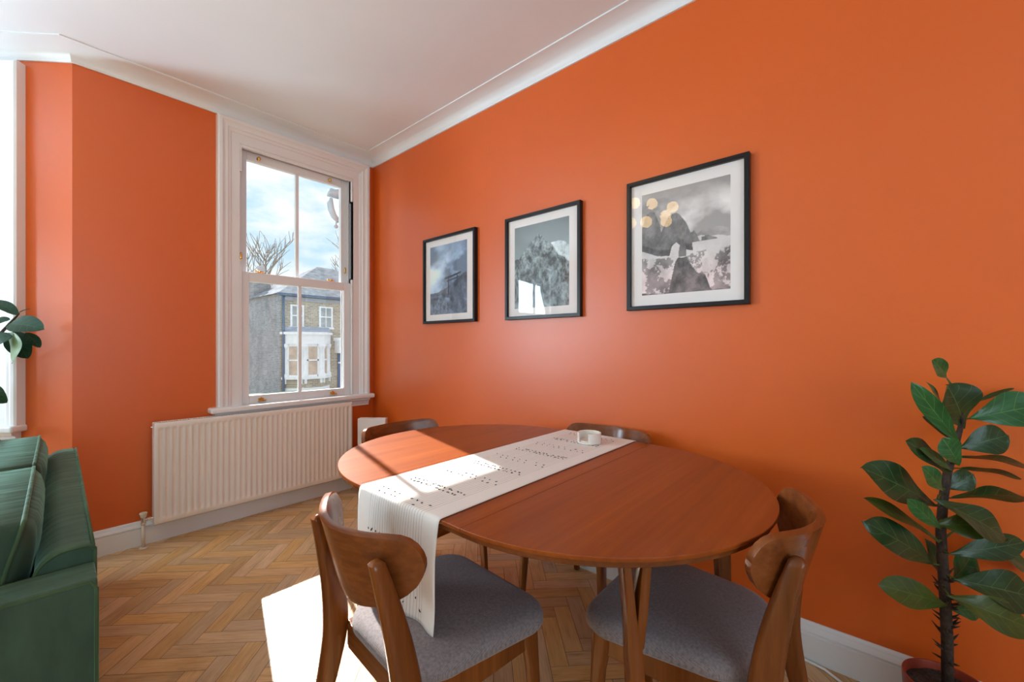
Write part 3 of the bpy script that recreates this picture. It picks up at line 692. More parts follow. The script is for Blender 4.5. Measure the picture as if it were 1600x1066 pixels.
    def stitch(s, v, ln, wd, skew):
        q = at(s, v)
        if q is None: return
        p, tx, nn = q; ty = Vector((0, 1, 0)); d = (tx * math.cos(skew) + ty * math.sin(skew)); e_ = nn.cross(d)
        c = p + nn * 0.0024
        st.rings([[c + d*(ln*a) + e_*(wd*b) for a, b in ((-1, 0), (-0.5, -1), (0.5, -0.8), (1, 0), (0.5, 1), (-0.5, 0.8))], [c + nn*0.0012 + d*(ln*a*0.7) + e_*(wd*b*0.7) for a, b in ((-1, 0), (-0.5, -1), (0.5, -0.8), (1, 0), (0.5, 1), (-0.5, 0.8))]])
    rows = [(-1.262, 0), (-1.142, 1), (-1.002, 0), (-0.880, 1), (-0.754, 0), (-0.623, 1), (-0.492, 0), (-0.370, 1), (-0.235, 0)]
    rows = [(s_of_x(x), k) for x, k in rows] + [(S_[-1] - (0.645 - 0.48), 1), (S_[-1] - (0.525 - 0.48), 0)]
    for s, bold in rows:
        n = 14 if bold else 9
        for lane in (-1, 1):
            for k in range(n):
                v = 0.19 + 0.66 * (k + 0.5 * (lane > 0) * (0 if bold else 1) + rng.uniform(-0.2, 0.2)) / n
                if rng.random() < (0.12 if bold else 0.08): continue
                stitch(s + lane * (0.010 if bold else 0.012) + rng.uniform(-0.003, 0.003), v, rng.uniform(0.003, 0.0055), rng.uniform(0.0014, 0.0024), rng.uniform(-0.9, 1.2))
                if bold and rng.random() < 0.45: stitch(s + lane * 0.010 + rng.uniform(-0.005, 0.005), v + 0.012, 0.003, 0.0016, rng.uniform(-1.2, 1.2))
    st.build('stitching', plain('black_thread', (0.02, 0.02, 0.028), 0.8), o)['kind'] = 'stuff'
runner()

# coaster holder on the runner
def coaster_holder():
    z = TZ + 0.0062; root = tag(empty('coaster_holder', (-0.335, -2.365, z)), 'round cream coaster holder with a slot, on the far end of the runner', 'coaster holder')
    r = 0.052; a0, a1 = R(205), R(205 + 304)
    o = MB(); n = 48; rings = []
    for k in range(n + 1):
        a = a0 + (a1 - a0) * k / n
        rings.append([Vector((q * math.cos(a), q * math.sin(a), h)) for q, h in ((r - 0.006, 0.002), (r - 0.006, 0.044), (r - 0.003, 0.0455), (r, 0.044), (r, 0.0))])
    o.rings(rings); o.build('holder_wall', M_CERAMIC, root, bevel=0.0008)
    MB().lathe([(0, 0), (r - 0.002, 0), (r - 0.001, 0.003), (r - 0.001, 0.006), (0, 0.006)], 40).build('holder_base', M_CERAMIC, root)
    for k in range(1):
        c = MB().lathe([(0, 0.0065 + k*0.005), (r - 0.009, 0.0065 + k*0.005), (r - 0.008, 0.009 + k*0.005), (r - 0.009, 0.0112 + k*0.005), (0, 0.0112 + k*0.005)], 36).build('coaster', M_CERAMIC, None)
        c.location = (-0.335, -2.365, z)
        tag(c, 'thin cream round coaster lying inside the slotted holder', 'coaster')
coaster_holder()

# ------------------------------------------------------------------ dining chairs
def make_chair():
    root = empty('dining_chair')
    # seat cushion
    def outline(ins, n=16):
        hf, hb, yf, yb_ = 0.238 - ins, 0.205 - ins, 0.218 - ins, -0.213 + ins
        rf, rb = 0.085 - ins * 0.6, 0.125 - ins * 0.6; pts = []
        for cx_, cy_, r, a0 in ((hf - rf, yf - rf, rf, 0), (-hf + rf, yf - rf, rf, 90), (-hb + rb, yb_ + rb, rb, 180), (hb - rb, yb_ + rb, rb, 270)):
            for k in range(n): 
                a = R(a0 + 90 * k / (n - 1)); pts.append((cx_ + r * math.cos(a), cy_ + r * math.sin(a)))
        return pts
    def crown(x, y): return 0.010 * (1 - min(1, (x / 0.24) ** 2)) * (1 - min(1, (y / 0.23) ** 2))
    rings = []
    for ins, z in ((0.020, 0.424), (0.006, 0.426), (0.0, 0.434), (0.0, 0.446), (0.004, 0.457), (0.012, 0.465), (0.026, 0.470)):
        rings.append([Vector((x, y, z + (crown(x, y) if z > 0.46 else 0))) for x, y in outline(ins)])
    base = outline(0.026); cyc = 0.0
    for f in (0.85, 0.65, 0.42, 0.2, 0.05):
        rings.append([Vector((x * f, y * f, 0.4715 + crown(x * f, y * f))) for x, y in base])
    MB().rings(rings).build('seat', M_SEAT, root, smooth=True)
    # rails
    MB().box((-0.172, 0.150, 0.352), (0.172, 0.172, 0.4245)).build('seat_rail', M_RAILX, root, bevel=0.003)
    MB().box((-0.165, -0.200, 0.355), (0.165, -0.178, 0.4245)).build('seat_rail', M_RAILX, root, bevel=0.003)
    for s in (-1, 1):
        M_ = Matrix(((1, 0, 0, 0), (0, 1, 0, 0), (0, 0, 1, 0), (0, 0, 0, 1)))
        rg = []
        for y, x in ((-0.195, 0.172), (0.160, 0.181)):
            rg.append([Vector((s * (x - 0.010), y, 0.352)), Vector((s * (x + 0.010), y, 0.352)), Vector((s * (x + 0.010), y, 0.4245)), Vector((s * (x - 0.010), y, 0.4245))])
        if s < 0: rg = [list(reversed(q)) for q in rg]
        MB().rings(rg).build('seat_rail', M_LEGW, root, bevel=0.003)
    def limb(pts, sect, s, mat=M_LEGW, n=14, e=0.55):
        rg = []
        for (x, y, z), (hx, hy) in zip(pts, sect):
            ring = []
            for k in range(n):
                a = 2 * math.pi * (k + 0.5) / n; ca_, sa_ = math.cos(a), math.sin(a)
                ring.append(Vector((s * (x + hx * math.copysign(abs(ca_) ** e, ca_)), y + hy * math.copysign(abs(sa_) ** e, sa_), z)))
            rg.append(ring if s > 0 else list(reversed(ring)))
        o = MB().rings(rg).build('leg', mat, root, smooth=True); em = o.modifiers.new('split', 'EDGE_SPLIT'); em.split_angle = R(50)
        return o
    for s in (-1, 1):
        limb([(0.183, 0.164, 0.4245), (0.185, 0.166, 0.37), (0.190, 0.171, 0.31), (0.197, 0.179, 0.15), (0.203, 0.187, 0.0)],
             [(0.0150, 0.0270), (0.0150, 0.0265), (0.0148, 0.0200), (0.0130, 0.0165), (0.0100, 0.0125)], s)
    # rear legs running on upwards as the back posts
    def smooth_path(P, n):
        P = np.array(P, float); tt = np.linspace(0, len(P) - 1, n); out = []
        for t_ in tt:
            i = min(int(t_), len(P) - 2); f = t_ - i
            p0, p1, p2, p3 = P[max(i-1, 0)], P[i], P[i+1], P[min(i+2, len(P)-1)]
            out.append(0.5 * ((2*p1) + (-p0 + p2)*f + (2*p0 - 5*p1 + 4*p2 - p3)*f*f + (-p0 + 3*p1 - 3*p2 + p3)*f**3))
        return out
    for s in (-1, 1):
        K = [(0.216, -0.296, 0.0, 0.0120, 0.0155), (0.206, -0.262, 0.18, 0.0155, 0.0215), (0.196, -0.228, 0.36, 0.0185, 0.0310), (0.190, -0.224, 0.45, 0.0185, 0.0330),
             (0.179, -0.238, 0.56, 0.0175, 0.0290), (0.169, -0.262, 0.67, 0.0165, 0.0225), (0.163, -0.281, 0.742, 0.0145, 0.0170)]
        q = smooth_path(K, 26)
        pts = [tuple(p[:3]) for p in q]; sect = [(p[3], p[4]) for p in q]
        tx, ty, tz = pts[-1]; pts += [(tx - 0.001, ty - 0.001, tz + 0.006), (tx - 0.001, ty, tz + 0.009)]; sect += [(0.008, 0.009), (0.002, 0.003)]
        limb(pts, sect, s)
    # curved backrest panel
    top = [(-0.2250, .741), (-.2235, .757), (-.217, .774), (-.206, .786), (-.190, .792), (-.16, .792), (-.10, .788), (0, .786)]
    bot = [(-0.2250, .741), (-.2235, .726), (-.217, .708), (-.203, .684), (-.18, .660), (-.145, .634), (-.10, .613), (-.05, .601), (0, .597)]
    fx = lambda P, s_: float(np.interp(-abs(s_), [p[0] for p in P], [p[1] for p in P]))
    ns, nz = 60, 10; V = []; F = []
    ss = [-0.2250 * math.cos(math.pi * i / ns) for i in range(ns + 1)]
    for s_ in ss:
        zt_, zb_ = fx(top, s_), fx(bot, s_)
        if zt_ - zb_ < 0.004: zt_ += 0.002; zb_ -= 0.002
        for j in range(nz + 1):
            z = zb_ + (zt_ - zb_) * j / nz
            yb_ = -0.288 + 0.100 * (abs(s_) / 0.225) ** 1.9 - (z - 0.69) * 0.26
            V.append((s_, yb_, z))
    for i in range(ns):
        for j in range(nz): F.append((i*(nz+1) + j, (i+1)*(nz+1) + j, (i+1)*(nz+1) + j + 1, i*(nz+1) + j + 1))
    o = mesh('backrest', V, F, M_WALNUT, root, True)
    sl = o.modifiers.new('thick', 'SOLIDIFY'); sl.thickness = 0.018; sl.offset = 0
    bv = o.modifiers.new('bevel', 'BEVEL'); bv.width = 0.0055; bv.segments = 3; bv.limit_method = 'ANGLE'; bv.angle_limit = R(60)
    return root
def copy_tree(o, parent=None):
    c = o.copy(); COL.objects.link(c); c.parent = parent
    for ch in o.children: copy_tree(ch, c)
    return c
chair0 = make_chair()
spots = [((-1.190, -2.393), -94, 'grey-seated walnut dining chair nearest the camera, with the runner end hanging over its seat'),
         ((-0.733, -2.912), 1.5, 'grey-seated walnut dining chair at the right end of the table, nearest the plant'),
         ((-0.710, -1.708), 180, 'walnut dining chair at the window end of the table, back showing before the white box'),
         ((-0.342, -2.335), 90, 'walnut dining chair squeezed between the table and the orange picture wall')]
for i, ((x, y), a, lab) in enumerate(spots):
    c = chair0 if i == 0 else copy_tree(chair0)
    c.location = (x, y, 0); c.rotation_euler = (0, 0, R(a)); tag(c, lab, 'chair', 'dining chairs around the table')

# ------------------------------------------------------------------ white box in the corner
def corner_box():
    root = tag(empty('upright_box', (-0.172, -0.270, 0), R(-YAW)), 'plain white upright box standing in the corner right of the radiator', 'box')
    MB().box((-0.113, 0.0, 0.012), (0.113, 0.065, 0.604)).build('casing', M_WHITEP, root, bevel=0.006, seg=3)
    MB().box((-0.095, 0.008, 0.0), (0.095, 0.057, 0.013)).build('plinth', M_DARK, root)
corner_box()

# ------------------------------------------------------------------ white cable along the skirting
def cable():
    pts = [(-0.027, -2.62, 0.005), (-0.027, -2.80, 0.005), (-0.027, -3.0, 0.005), (-0.029, -3.10, 0.005), (-0.042, -3.18, 0.005), (-0.08, -3.235, 0.005), (-0.16, -3.262, 0.005), (-0.28, -3.272, 0.005), (-0.40, -3.29, 0.005), (-0.5, -3.36, 0.005), (-0.52, -3.6, 0.005)]
    o = MB().tube(pts, 0.0048, 10).build('power_cable', M_WHITEP, None, smooth=True)
    tag(o, 'thin white cable lying on the floor along the skirting board', 'cable')
cable()

# ------------------------------------------------------------------ sofa
def rbox(a, b, r, n=4):
    """rounded box rings stacked in z"""
    (x0, y0, z0), (x1, y1, z1) = a, b; rings = []
    zs = [(z0, r * 0.7), (z0 + r * 0.3, r * 0.25), (z0 + r, 0), ((z0 + z1) / 2, 0), (z1 - r, 0), (z1 - r * 0.5, r * 0.13), (z1 - r * 0.15, r * 0.45), (z1, r)]
    for z, ins in zs:
        ring = []; rr = max(r - ins * 0.5, 0.004)
        for cx_, cy_, a0 in ((x1 - ins - rr, y1 - ins - rr, 0), (x0 + ins + rr, y1 - ins - rr, 90), (x0 + ins + rr, y0 + ins + rr, 180), (x1 - ins - rr, y0 + ins + rr, 270)):
            for k in range(n + 1):
                t_ = R(a0 + 90 * k / n); ring.append(Vector((cx_ + rr * math.cos(t_), cy_ + rr * math.sin(t_), z)))
        rings.append(ring)
    return rings
def sofa():
    # local frame: X runs along the sofa from its near end to its far end (towards the window), Y to the seat side
    root = tag(empty('sofa', (-1.855, -1.985, 0), R(90 - 1.35)), 'green velvet sofa with piped cushions seen from behind at the left edge', 'sofa')
    Ln = 1.70
    # back slab: profile in (y, z)
    pr = [(0.0, 0.13), (0.0, 0.690)]
    pr += [(0.006, 0.699), (0.014, 0.703)]
    for k in range(7):
        a = R(90 - 90 * k / 6); pr.append((0.045 + 0.058 * math.cos(a), 0.645 + 0.058 * math.sin(a)))
    pr += [(0.110, 0.45), (0.115, 0.13)]
    xs = [0.130, 0.136, 0.30, 0.8, 1.3, Ln - 0.14, Ln - 0.132]
    rg = [[Vector((x, y, z)) for y, z in pr] for x in xs]
    MB().rings(rg).build('backrest', M_VELVET, root, bevel=0.006, seg=3)
    bk = root.children[-1] if root.children else None
    p = MB(); loop = [Vector((0.130, y, z)) for y, z in pr[1:-1]]
    p.tube(loop, 0.0042, 8); p.tube([(x, 0.004, 0.7005) for x in (0.13, 0.5, 0.9, 1.3, Ln - 0.13)], 0.004, 8); p.tube([(0.130, 0.001, 0.14), (0.130, 0.001, 0.69)], 0.004, 8)
    p.build('piping', M_PIPING, bk, smooth=True)
    for (xa, xb) in ((0.0, 0.128), (Ln - 0.128, Ln)):
        rings = [[Vector((x, y, z)) for (x, z) in ((xa, 0.13), (xb, 0.13), (xb, 0.655), (xb - 0.008, 0.664), (xa + 0.008, 0.666), (xa, 0.658))] for y in (0.002, 0.01, 0.45, 0.86, 0.875)]
        a = MB().rings([list(reversed(q)) for q in rings]).build('arm', M_VELVET, root, bevel=0.006, seg=3)
        pp = MB(); pp.tube([(xa - 0.001, 0.004, 0.14), (xa - 0.001, 0.004, 0.645), (xa + 0.002, 0.014, 0.662), (xa + 0.002, 0.45, 0.662), (xa + 0.002, 0.86, 0.662), (xa - 0.001, 0.873, 0.645), (xa - 0.001, 0.873, 0.14)], 0.004, 8)
        pp.tube([(xb, 0.012, 0.658), (xb, 0.45, 0.658), (xb, 0.86, 0.658)], 0.004, 8)
        pp.build('piping', M_PIPING, a, smooth=True)
    MB().rings(rbox((0.13, 0.116, 0.13), (Ln - 0.13, 0.86, 0.30), 0.02)).build('seat_base', M_VELVET, root, smooth=True)
    for k in range(2):
        x0 = 0.132 + k * 0.72; MB().rings(rbox((x0, 0.12, 0.30), (x0 + 0.715, 0.875, 0.44), 0.05)).build('seat_cushion', M_VELVET, root, smooth=True)
    for k in range(2):
        x0 = 0.142 + k * 0.712; x1 = x0 + 0.700
        # back cushion, plump, leaning on the slab
        rings = []; n = 12
        rg = []
        for q in range(25):
            f = q / 24; zc = 0.44 + 0.335 * f
        V = []; F = []; nu, nv = 28, 20
        def pillow(side):
            out = []
            for i in range(nu + 1):
                for j in range(nv + 1):
                    u, v = -1 + 2 * i / nu, -1 + 2 * j / nv
                    puff = (max(0, 1 - abs(u) ** 5) ** 0.55) * (max(0, 1 - abs(v) ** 4) ** 0.6)
                    wr = 0.004 * math.sin(u * 22 + v * 3 + k) * (1 - abs(v)) * abs(u) ** 2
                    x = (x0 + x1) / 2 + u * 0.350 * (1 - 0.03 * v * v); z = 0.605 + v * 0.185 * (1 - 0.05 * u * u)
                    y = 0.215 + side * (0.058 + 0.046 * puff + wr * 2) + (0.605 - z) * 0.22
                    out.append((x, y, z))
            return out
        for side in (-1, 1):
            b0 = len(V); V += pillow(side)
            for i in range(nu):
                for j in range(nv):
                    f = (b0 + i*(nv+1) + j, b0 + (i+1)*(nv+1) + j, b0 + (i+1)*(nv+1) + j + 1, b0 + i*(nv+1) + j + 1); F.append(f if side < 0 else f[::-1])
        m_ = (nu + 1) * (nv + 1); rim = [i*(nv+1) for i in range(nu + 1)] + [nu*(nv+1) + j for j in range(1, nv + 1)] + [i*(nv+1) + nv for i in range(nu - 1, -1, -1)] + [j for j in range(nv - 1, 0, -1)]
        for a, b_ in zip(rim, rim[1:] + rim[:1]): F.append((a, a + m_, b_ + m_, b_))
        cu = mesh('back_cushion', V, F, M_VELVET, root, True)
        for off in (0, m_):
            pp = MB(); pp.tube([V[r_ + off] for r_ in rim] + [V[rim[0] + off]], 0.0045, 7); pp.build('piping', M_PIPING, cu, smooth=True)
    for x in (0.08, Ln - 0.08):
        for y in (0.06, 0.80): MB().tube([(x, y, 0.13), (x, y, 0.0)], [0.022, 0.014], 14).build('leg', M_LEGW, root, smooth=True)
sofa()

# ------------------------------------------------------------------ plants
def leaf_mat(name, dark, light, vein, back, rough=0.30, spec=0.42):
    m, t, b = mat_new(name)
    uvn = N(t, 'ShaderNodeUVMap'); uvn.uv_map = 'UVMap'; sp = N(t, 'ShaderNodeSeparateXYZ'); L(t, uvn.outputs[0], sp.inputs[0])
    def M2(op, a, b_=None):
        n = N(t, 'ShaderNodeMath', op=op)
        for i, q in enumerate((a, b_)):
            if q is None: continue
            if isinstance(q, (int, float)): n.inputs[i].default_value = q
            else: L(t, q, n.inputs[i])
        return n.outputs[0]
    av = M2('ABSOLUTE', M2('SUBTRACT', sp.outputs[1], 0.5))
    mid = M2('LESS_THAN', av, 0.010)
    side = M2('LESS_THAN', M2('ABSOLUTE', M2('SUBTRACT', M2('FRACT', M2('MULTIPLY', M2('SUBTRACT', sp.outputs[0], M2('MULTIPLY', av, 0.42)), 6.0)), 0.5)), 0.020)
    vn = M2('MAXIMUM', mid, side)
    n = noise(t, 4, 4, vec=uvn.outputs[0]); r = ramp(t, [(0.3, dark), (0.7, light)]); L(t, n.outputs['Fac'], r.inputs['Fac'])
    mx1 = N(t, 'ShaderNodeMix'); mx1.data_type = 'RGBA'; L(t, M2('MULTIPLY', vn, 0.5), mx1.inputs[0]); L(t, r.outputs[0], mx1.inputs[6]); mx1.inputs[7].default_value = (*vein, 1)
    geo = N(t, 'ShaderNodeNewGeometry'); mx2 = N(t, 'ShaderNodeMix'); mx2.data_type = 'RGBA'; L(t, geo.outputs['Backfacing'], mx2.inputs[0]); L(t, mx1.outputs[2], mx2.inputs[6])
    mx3 = N(t, 'ShaderNodeMix'); mx3.data_type = 'RGBA'; L(t, M2('MULTIPLY', vn, 0.6), mx3.inputs[0]); mx3.inputs[6].default_value = (*back, 1); mx3.inputs[7].default_value = (*vein, 1); L(t, mx3.outputs[2], mx2.inputs[7])
    L(t, mx2.outputs[2], b.inputs['Base Color']); setin(b, Roughness=rough, Specular_IOR_Level=spec)
    bump(t, b, M2('ADD', vn, M2('MULTIPLY', n.outputs['Fac'], 2.0)), 0.25, 0.003)
    return m
def leaf_mesh(base, tip, width, normal, mat, parent, shape='fiddle', droop=0.10, fold=0.12, wave=0.04, curl=0.0, petiole=0.02, name='leaf'):
    base, tip = Vector(base), Vector(tip); ax = tip - base; ln = ax.length; ax.normalize()
    nrm = Vector(normal); nrm = (nrm - ax * nrm.dot(ax)).normalized(); sd_ = ax.cross(nrm)
    nu, nv = 18, 8; V = []; UV = []; F = []
    rng = random.Random(int(abs(base.x * 991 + tip.z * 7717 + tip.y * 313) * 1000) % 99991); ph = rng.uniform(0, 6.28)
    for i in range(nu + 1):
        u = i / nu
        if shape == 'fiddle': wv = math.sin(math.pi * min(1, max(0, u)) ** 1.25) ** 0.72 * (0.52 + 0.62 * u)
        else: wv = math.sin(math.pi * u ** 0.92) ** 0.62
        hw = width / 2 * min(1.05, wv)
        arch = droop * ln * (4 * u * (1 - u) * 0.5 - u * u * 0.6)
        for j in range(nv + 1):
            v = -1 + 2 * j / nv
            z = arch + fold * hw * abs(v) ** 1.3 + wave * width * math.sin(u * 9 + ph + v * 1.5) * v * v - curl * ln * max(0, u - 0.6) ** 2 * 4
            V.append(base + ax * (ln * u) + sd_ * (hw * v) + nrm * z); UV.append((u, 0.5 + 0.5 * v))
    for i in range(nu):
        for j in range(nv): F.append((i*(nv+1) + j, i*(nv+1) + j + 1, (i+1)*(nv+1) + j + 1, (i+1)*(nv+1) + j))
    # petiole
    return mesh(name, V, F, mat, parent, True, UV)
a_ = R(YAW); FWD = Vector((math.sin(a_), math.cos(a_), 0)); RGT = Vector((math.cos(a_), -math.sin(a_), 0))
def place(px, py, depth):
    """world point on the sight line of an image position at a chosen distance (used once, to survey the plant)"""
    return CAM + depth * (FWD + (px - 800) / 651.75 * RGT - Vector((0, 0, (py - 538.3) / 651.75)))
TERRA = plain('terracotta_plastic', (0.30, 0.045, 0.022), 0.4, var=0.1)
SOIL = plain('potting_soil', (0.05, 0.03, 0.018), 0.95, var=0.5, vscale=120, bumps=0.8, bscale=150)
BARK = plain('dark_bark', (0.035, 0.020, 0.013), 0.85, var=0.4, vscale=60, bumps=0.6, bscale=90)
def pot(root, c, r, h, mat):
    pr = [(0, 0), (r * 0.72, 0), (r * 0.74, 0.006), (r * 0.95, h - 0.05), (r * 0.96, h - 0.045), (r * 1.0, h - 0.042), (r * 1.02, h - 0.004), (r * 1.01, h), (r * 0.96, h), (r * 0.945, h - 0.006), (r * 0.93, h - 0.035)]
    MB().lathe(pr, 48, c).build('pot', mat, root, smooth=True); pot_o = root.children[-1]
    em = pot_o.modifiers.new('split', 'EDGE_SPLIT'); em.split_angle = R(35)
    s = MB(); rings = []; rng = random.Random(8)
    V = [Vector((c[0], c[1], c[2] + h - 0.022))]; F = []; n = 40; m_ = 7
    for q in range(1, m_ + 1):
        for k in range(n):
            a = 2 * math.pi * k / n; rr = r * 0.94 * q / m_; V.append(Vector((c[0] + rr * math.cos(a), c[1] + rr * math.sin(a), c[2] + h - 0.026 + rng.uniform(-0.004, 0.006))))
    for k in range(n): F.append((0, 1 + k, 1 + (k + 1) % n))
    for q in range(m_ - 1):
        for k in range(n): F.append((1 + q*n + k, 1 + (q+1)*n + k, 1 + (q+1)*n + (k+1) % n, 1 + q*n + (k+1) % n))
    s.add(V, F); s.build('soil', SOIL, root, smooth=True)
def fig_plant():
    D0 = 1.225; bx = place(1481, 1066, D0); bx.z = 0
    root = tag(empty('fiddle_leaf_fig', bx), 'tall fiddle leaf fig in a terracotta pot against the orange wall at right', 'plant')
    pot(root, (0.0, -0.0, 0), 0.098, 0.205, TERRA)
    MAT = leaf_mat('fig_leaf', (0.006, 0.030, 0.008), (0.014, 0.060, 0.015), (0.12, 0.22, 0.07), (0.045, 0.105, 0.035))
    MATY = leaf_mat('fig_leaf_young', (0.010, 0.075, 0.018), (0.022, 0.125, 0.030), (0.18, 0.36, 0.09), (0.10, 0.20, 0.08))
    MATO = leaf_mat('fig_leaf_olive', (0.03, 0.055, 0.008), (0.05, 0.085, 0.012), (0.12, 0.18, 0.04), (0.07, 0.09, 0.03))
    P = lambda px, py, d=0.0: place(px, py, D0 + d) - bx
    stem = [P(1485, 1066), P(1480, 1000), P(1477, 940), P(1473, 880), P(1470, 830), P(1474, 780), P(1480, 740), P(1492, 700), P(1503, 660), P(1500, 625)]
    stem[0].z = 0.165; stem[0].x = 0; stem[0].y = 0
    MB().tube(stem, [0.014, 0.0135, 0.013, 0.0125, 0.012, 0.011, 0.010, 0.008, 0.006, 0.004], 12).build('stem', BARK, root, smooth=True)
    fl = MB(); rng = random.Random(5)
    for k in range(46):
        f = rng.uniform(0.6, 2.6); i = int(f); p = stem[i].lerp(stem[i+1], f - i); a = rng.uniform(0, 6.28); d = Vector((math.cos(a), math.sin(a), rng.uniform(-0.2, 1.2)))
        fl.tube([p + d * 0.008, p + d * 0.020, p + d * rng.uniform(0.024, 0.034)], [0.004, 0.003, 0.0006], 5)
    fl.build('stem_scales', BARK, root)
    toC = -FWD; U = Vector((0, 0, 1)); Lf = -RGT
    # (base px, tip px, depth offsets base/tip, width in m, facing, material)
    up = lambda a, b: (toC * a + U * b)
    T = [((1480, 592), (1459, 563), 0.00, -0.03, 0.050, up(1, 0.1), MATY),
         ((1502, 698), (1426, 600), -0.02, -0.05, 0.050, up(0.9, 0.2) + Lf * 0.8, MATY),
         ((1475, 640), (1449, 596), 0.0, 0.0, 0.030, up(0.7, 0.1) + RGT * 0.6, MATY),
         ((1506, 670), (1484, 603), 0.01, -0.02, 0.135, up(1, 0.1), MAT),
         ((1512, 655), (1625, 628), 0.02, 0.02, 0.105, up(1, 0.5), MATY),
         ((1520, 632), (1570, 601), 0.06, 0.10, 0.020, up(0.4, 1), MAT),
         ((1496, 694), (1444, 650), 0.05, 0.08, 0.036, up(0.8, 0.5), MAT),
         ((1496, 700), (1578, 680), 0.0, -0.02, 0.082, up(1, 0.35), MAT),
         ((1498, 728), (1474, 685), -0.05, -0.06, 0.060, up(1, 0.1) + Lf * 0.2, MATY),
         ((1484, 742), (1419, 688), -0.01, -0.02, 0.070, up(0.8, 0.6), MAT),
         ((1489, 738), (1440, 700), -0.02, -0.03, 0.035, up(0.9, 0.3) + RGT * 0.3, MATY),
         ((1462, 792), (1353, 731), -0.02, -0.05, 0.105, up(1, 0.55), MAT),
         ((1474, 768), (1443, 731), -0.06, -0.08, 0.050, up(1, 0.2), MATY),
         ((1498, 714), (1612, 722), 0.02, 0.04, 0.060, up(0.25, 1), MAT),
         ((1498, 732), (1584, 734), 0.06, 0.08, 0.050, up(0.2, 1), MAT),
         ((1478, 765), (1522, 741), 0.0, -0.01, 0.062, up(0.9, 0.3), MAT),
         ((1486, 778), (1600, 768), 0.03, 0.03, 0.070, up(0.28, 1), MAT),
         ((1460, 780), (1578, 842), -0.07, -0.11, 0.085, up(0.9, 0.7), MAT),
         ((1468, 848), (1354, 776), -0.02, -0.02, 0.050, up(0.6, 0.8), MATO),
         ((1470, 828), (1420, 782), -0.06, -0.09, 0.042, up(0.9, 0.2) + Lf * 0.4, MATY),
         ((1462, 884), (1355, 815), 0.0, -0.03, 0.092, up(1, 0.5), MAT),
         ((1460, 818), (1548, 822), -0.05, -0.08, 0.070, up(1, 0.3), MATO),
         ((1478, 866), (1606, 848), -0.02, -0.04, 0.068, up(1, 0.4), MAT),
         ((1500, 826), (1612, 880), 0.06, 0.06, 0.070, up(0.5, 1), MATO),
         ((1482, 912), (1524, 862), 0.04, 0.06, 0.085, up(1, 0.1), MATY),
         ((1474, 912), (1448, 842), 0.04, 0.06, 0.060, up(1, 0.1) + RGT * 0.4, MAT),
         ((1490, 905), (1624, 935), -0.03, -0.06, 0.105, up(1, 0.6), MAT),
         ((1482, 946), (1377, 914), -0.02, -0.04, 0.078, up(1, 0.5), MATO),
         ((1478, 930), (1618, 985), -0.05, -0.10, 0.090, up(1, 0.6), MATO),
         ((1480, 950), (1536, 950), 0.05, 0.07, 0.055, up(1, 0.2), MATY)]
    for (b, tp, db, dt, wd, nr, mt) in T:
        pb, pt = P(*b, db), P(*tp, dt)
        lim = 0.02 - bx.x
        for q in (pb, pt):
            if q.x + bx.x > -0.035: q.x = -0.035 - bx.x
        leaf_mesh(pb, pt, wd * 1.14, nr, mt, root, droop=0.07, fold=0.14, wave=0.05)
        # short stalk back to the stem
        bestp = min((stem[i].lerp(stem[i+1], f / 10) for i in range(len(stem) - 1) for f in range(11)), key=lambda q: (q - pb).length + 0.15 * abs(q.z - pb.z + 0.01))
        lf = root.children[-1]
        MB().tube([bestp, bestp.lerp(pb, 0.6) + Vector((0, 0, 0.004)), pb.lerp(pt, 0.04)], [0.0035, 0.003, 0.0018], 7).build('petiole', MATO, lf, smooth=True)
fig_plant()
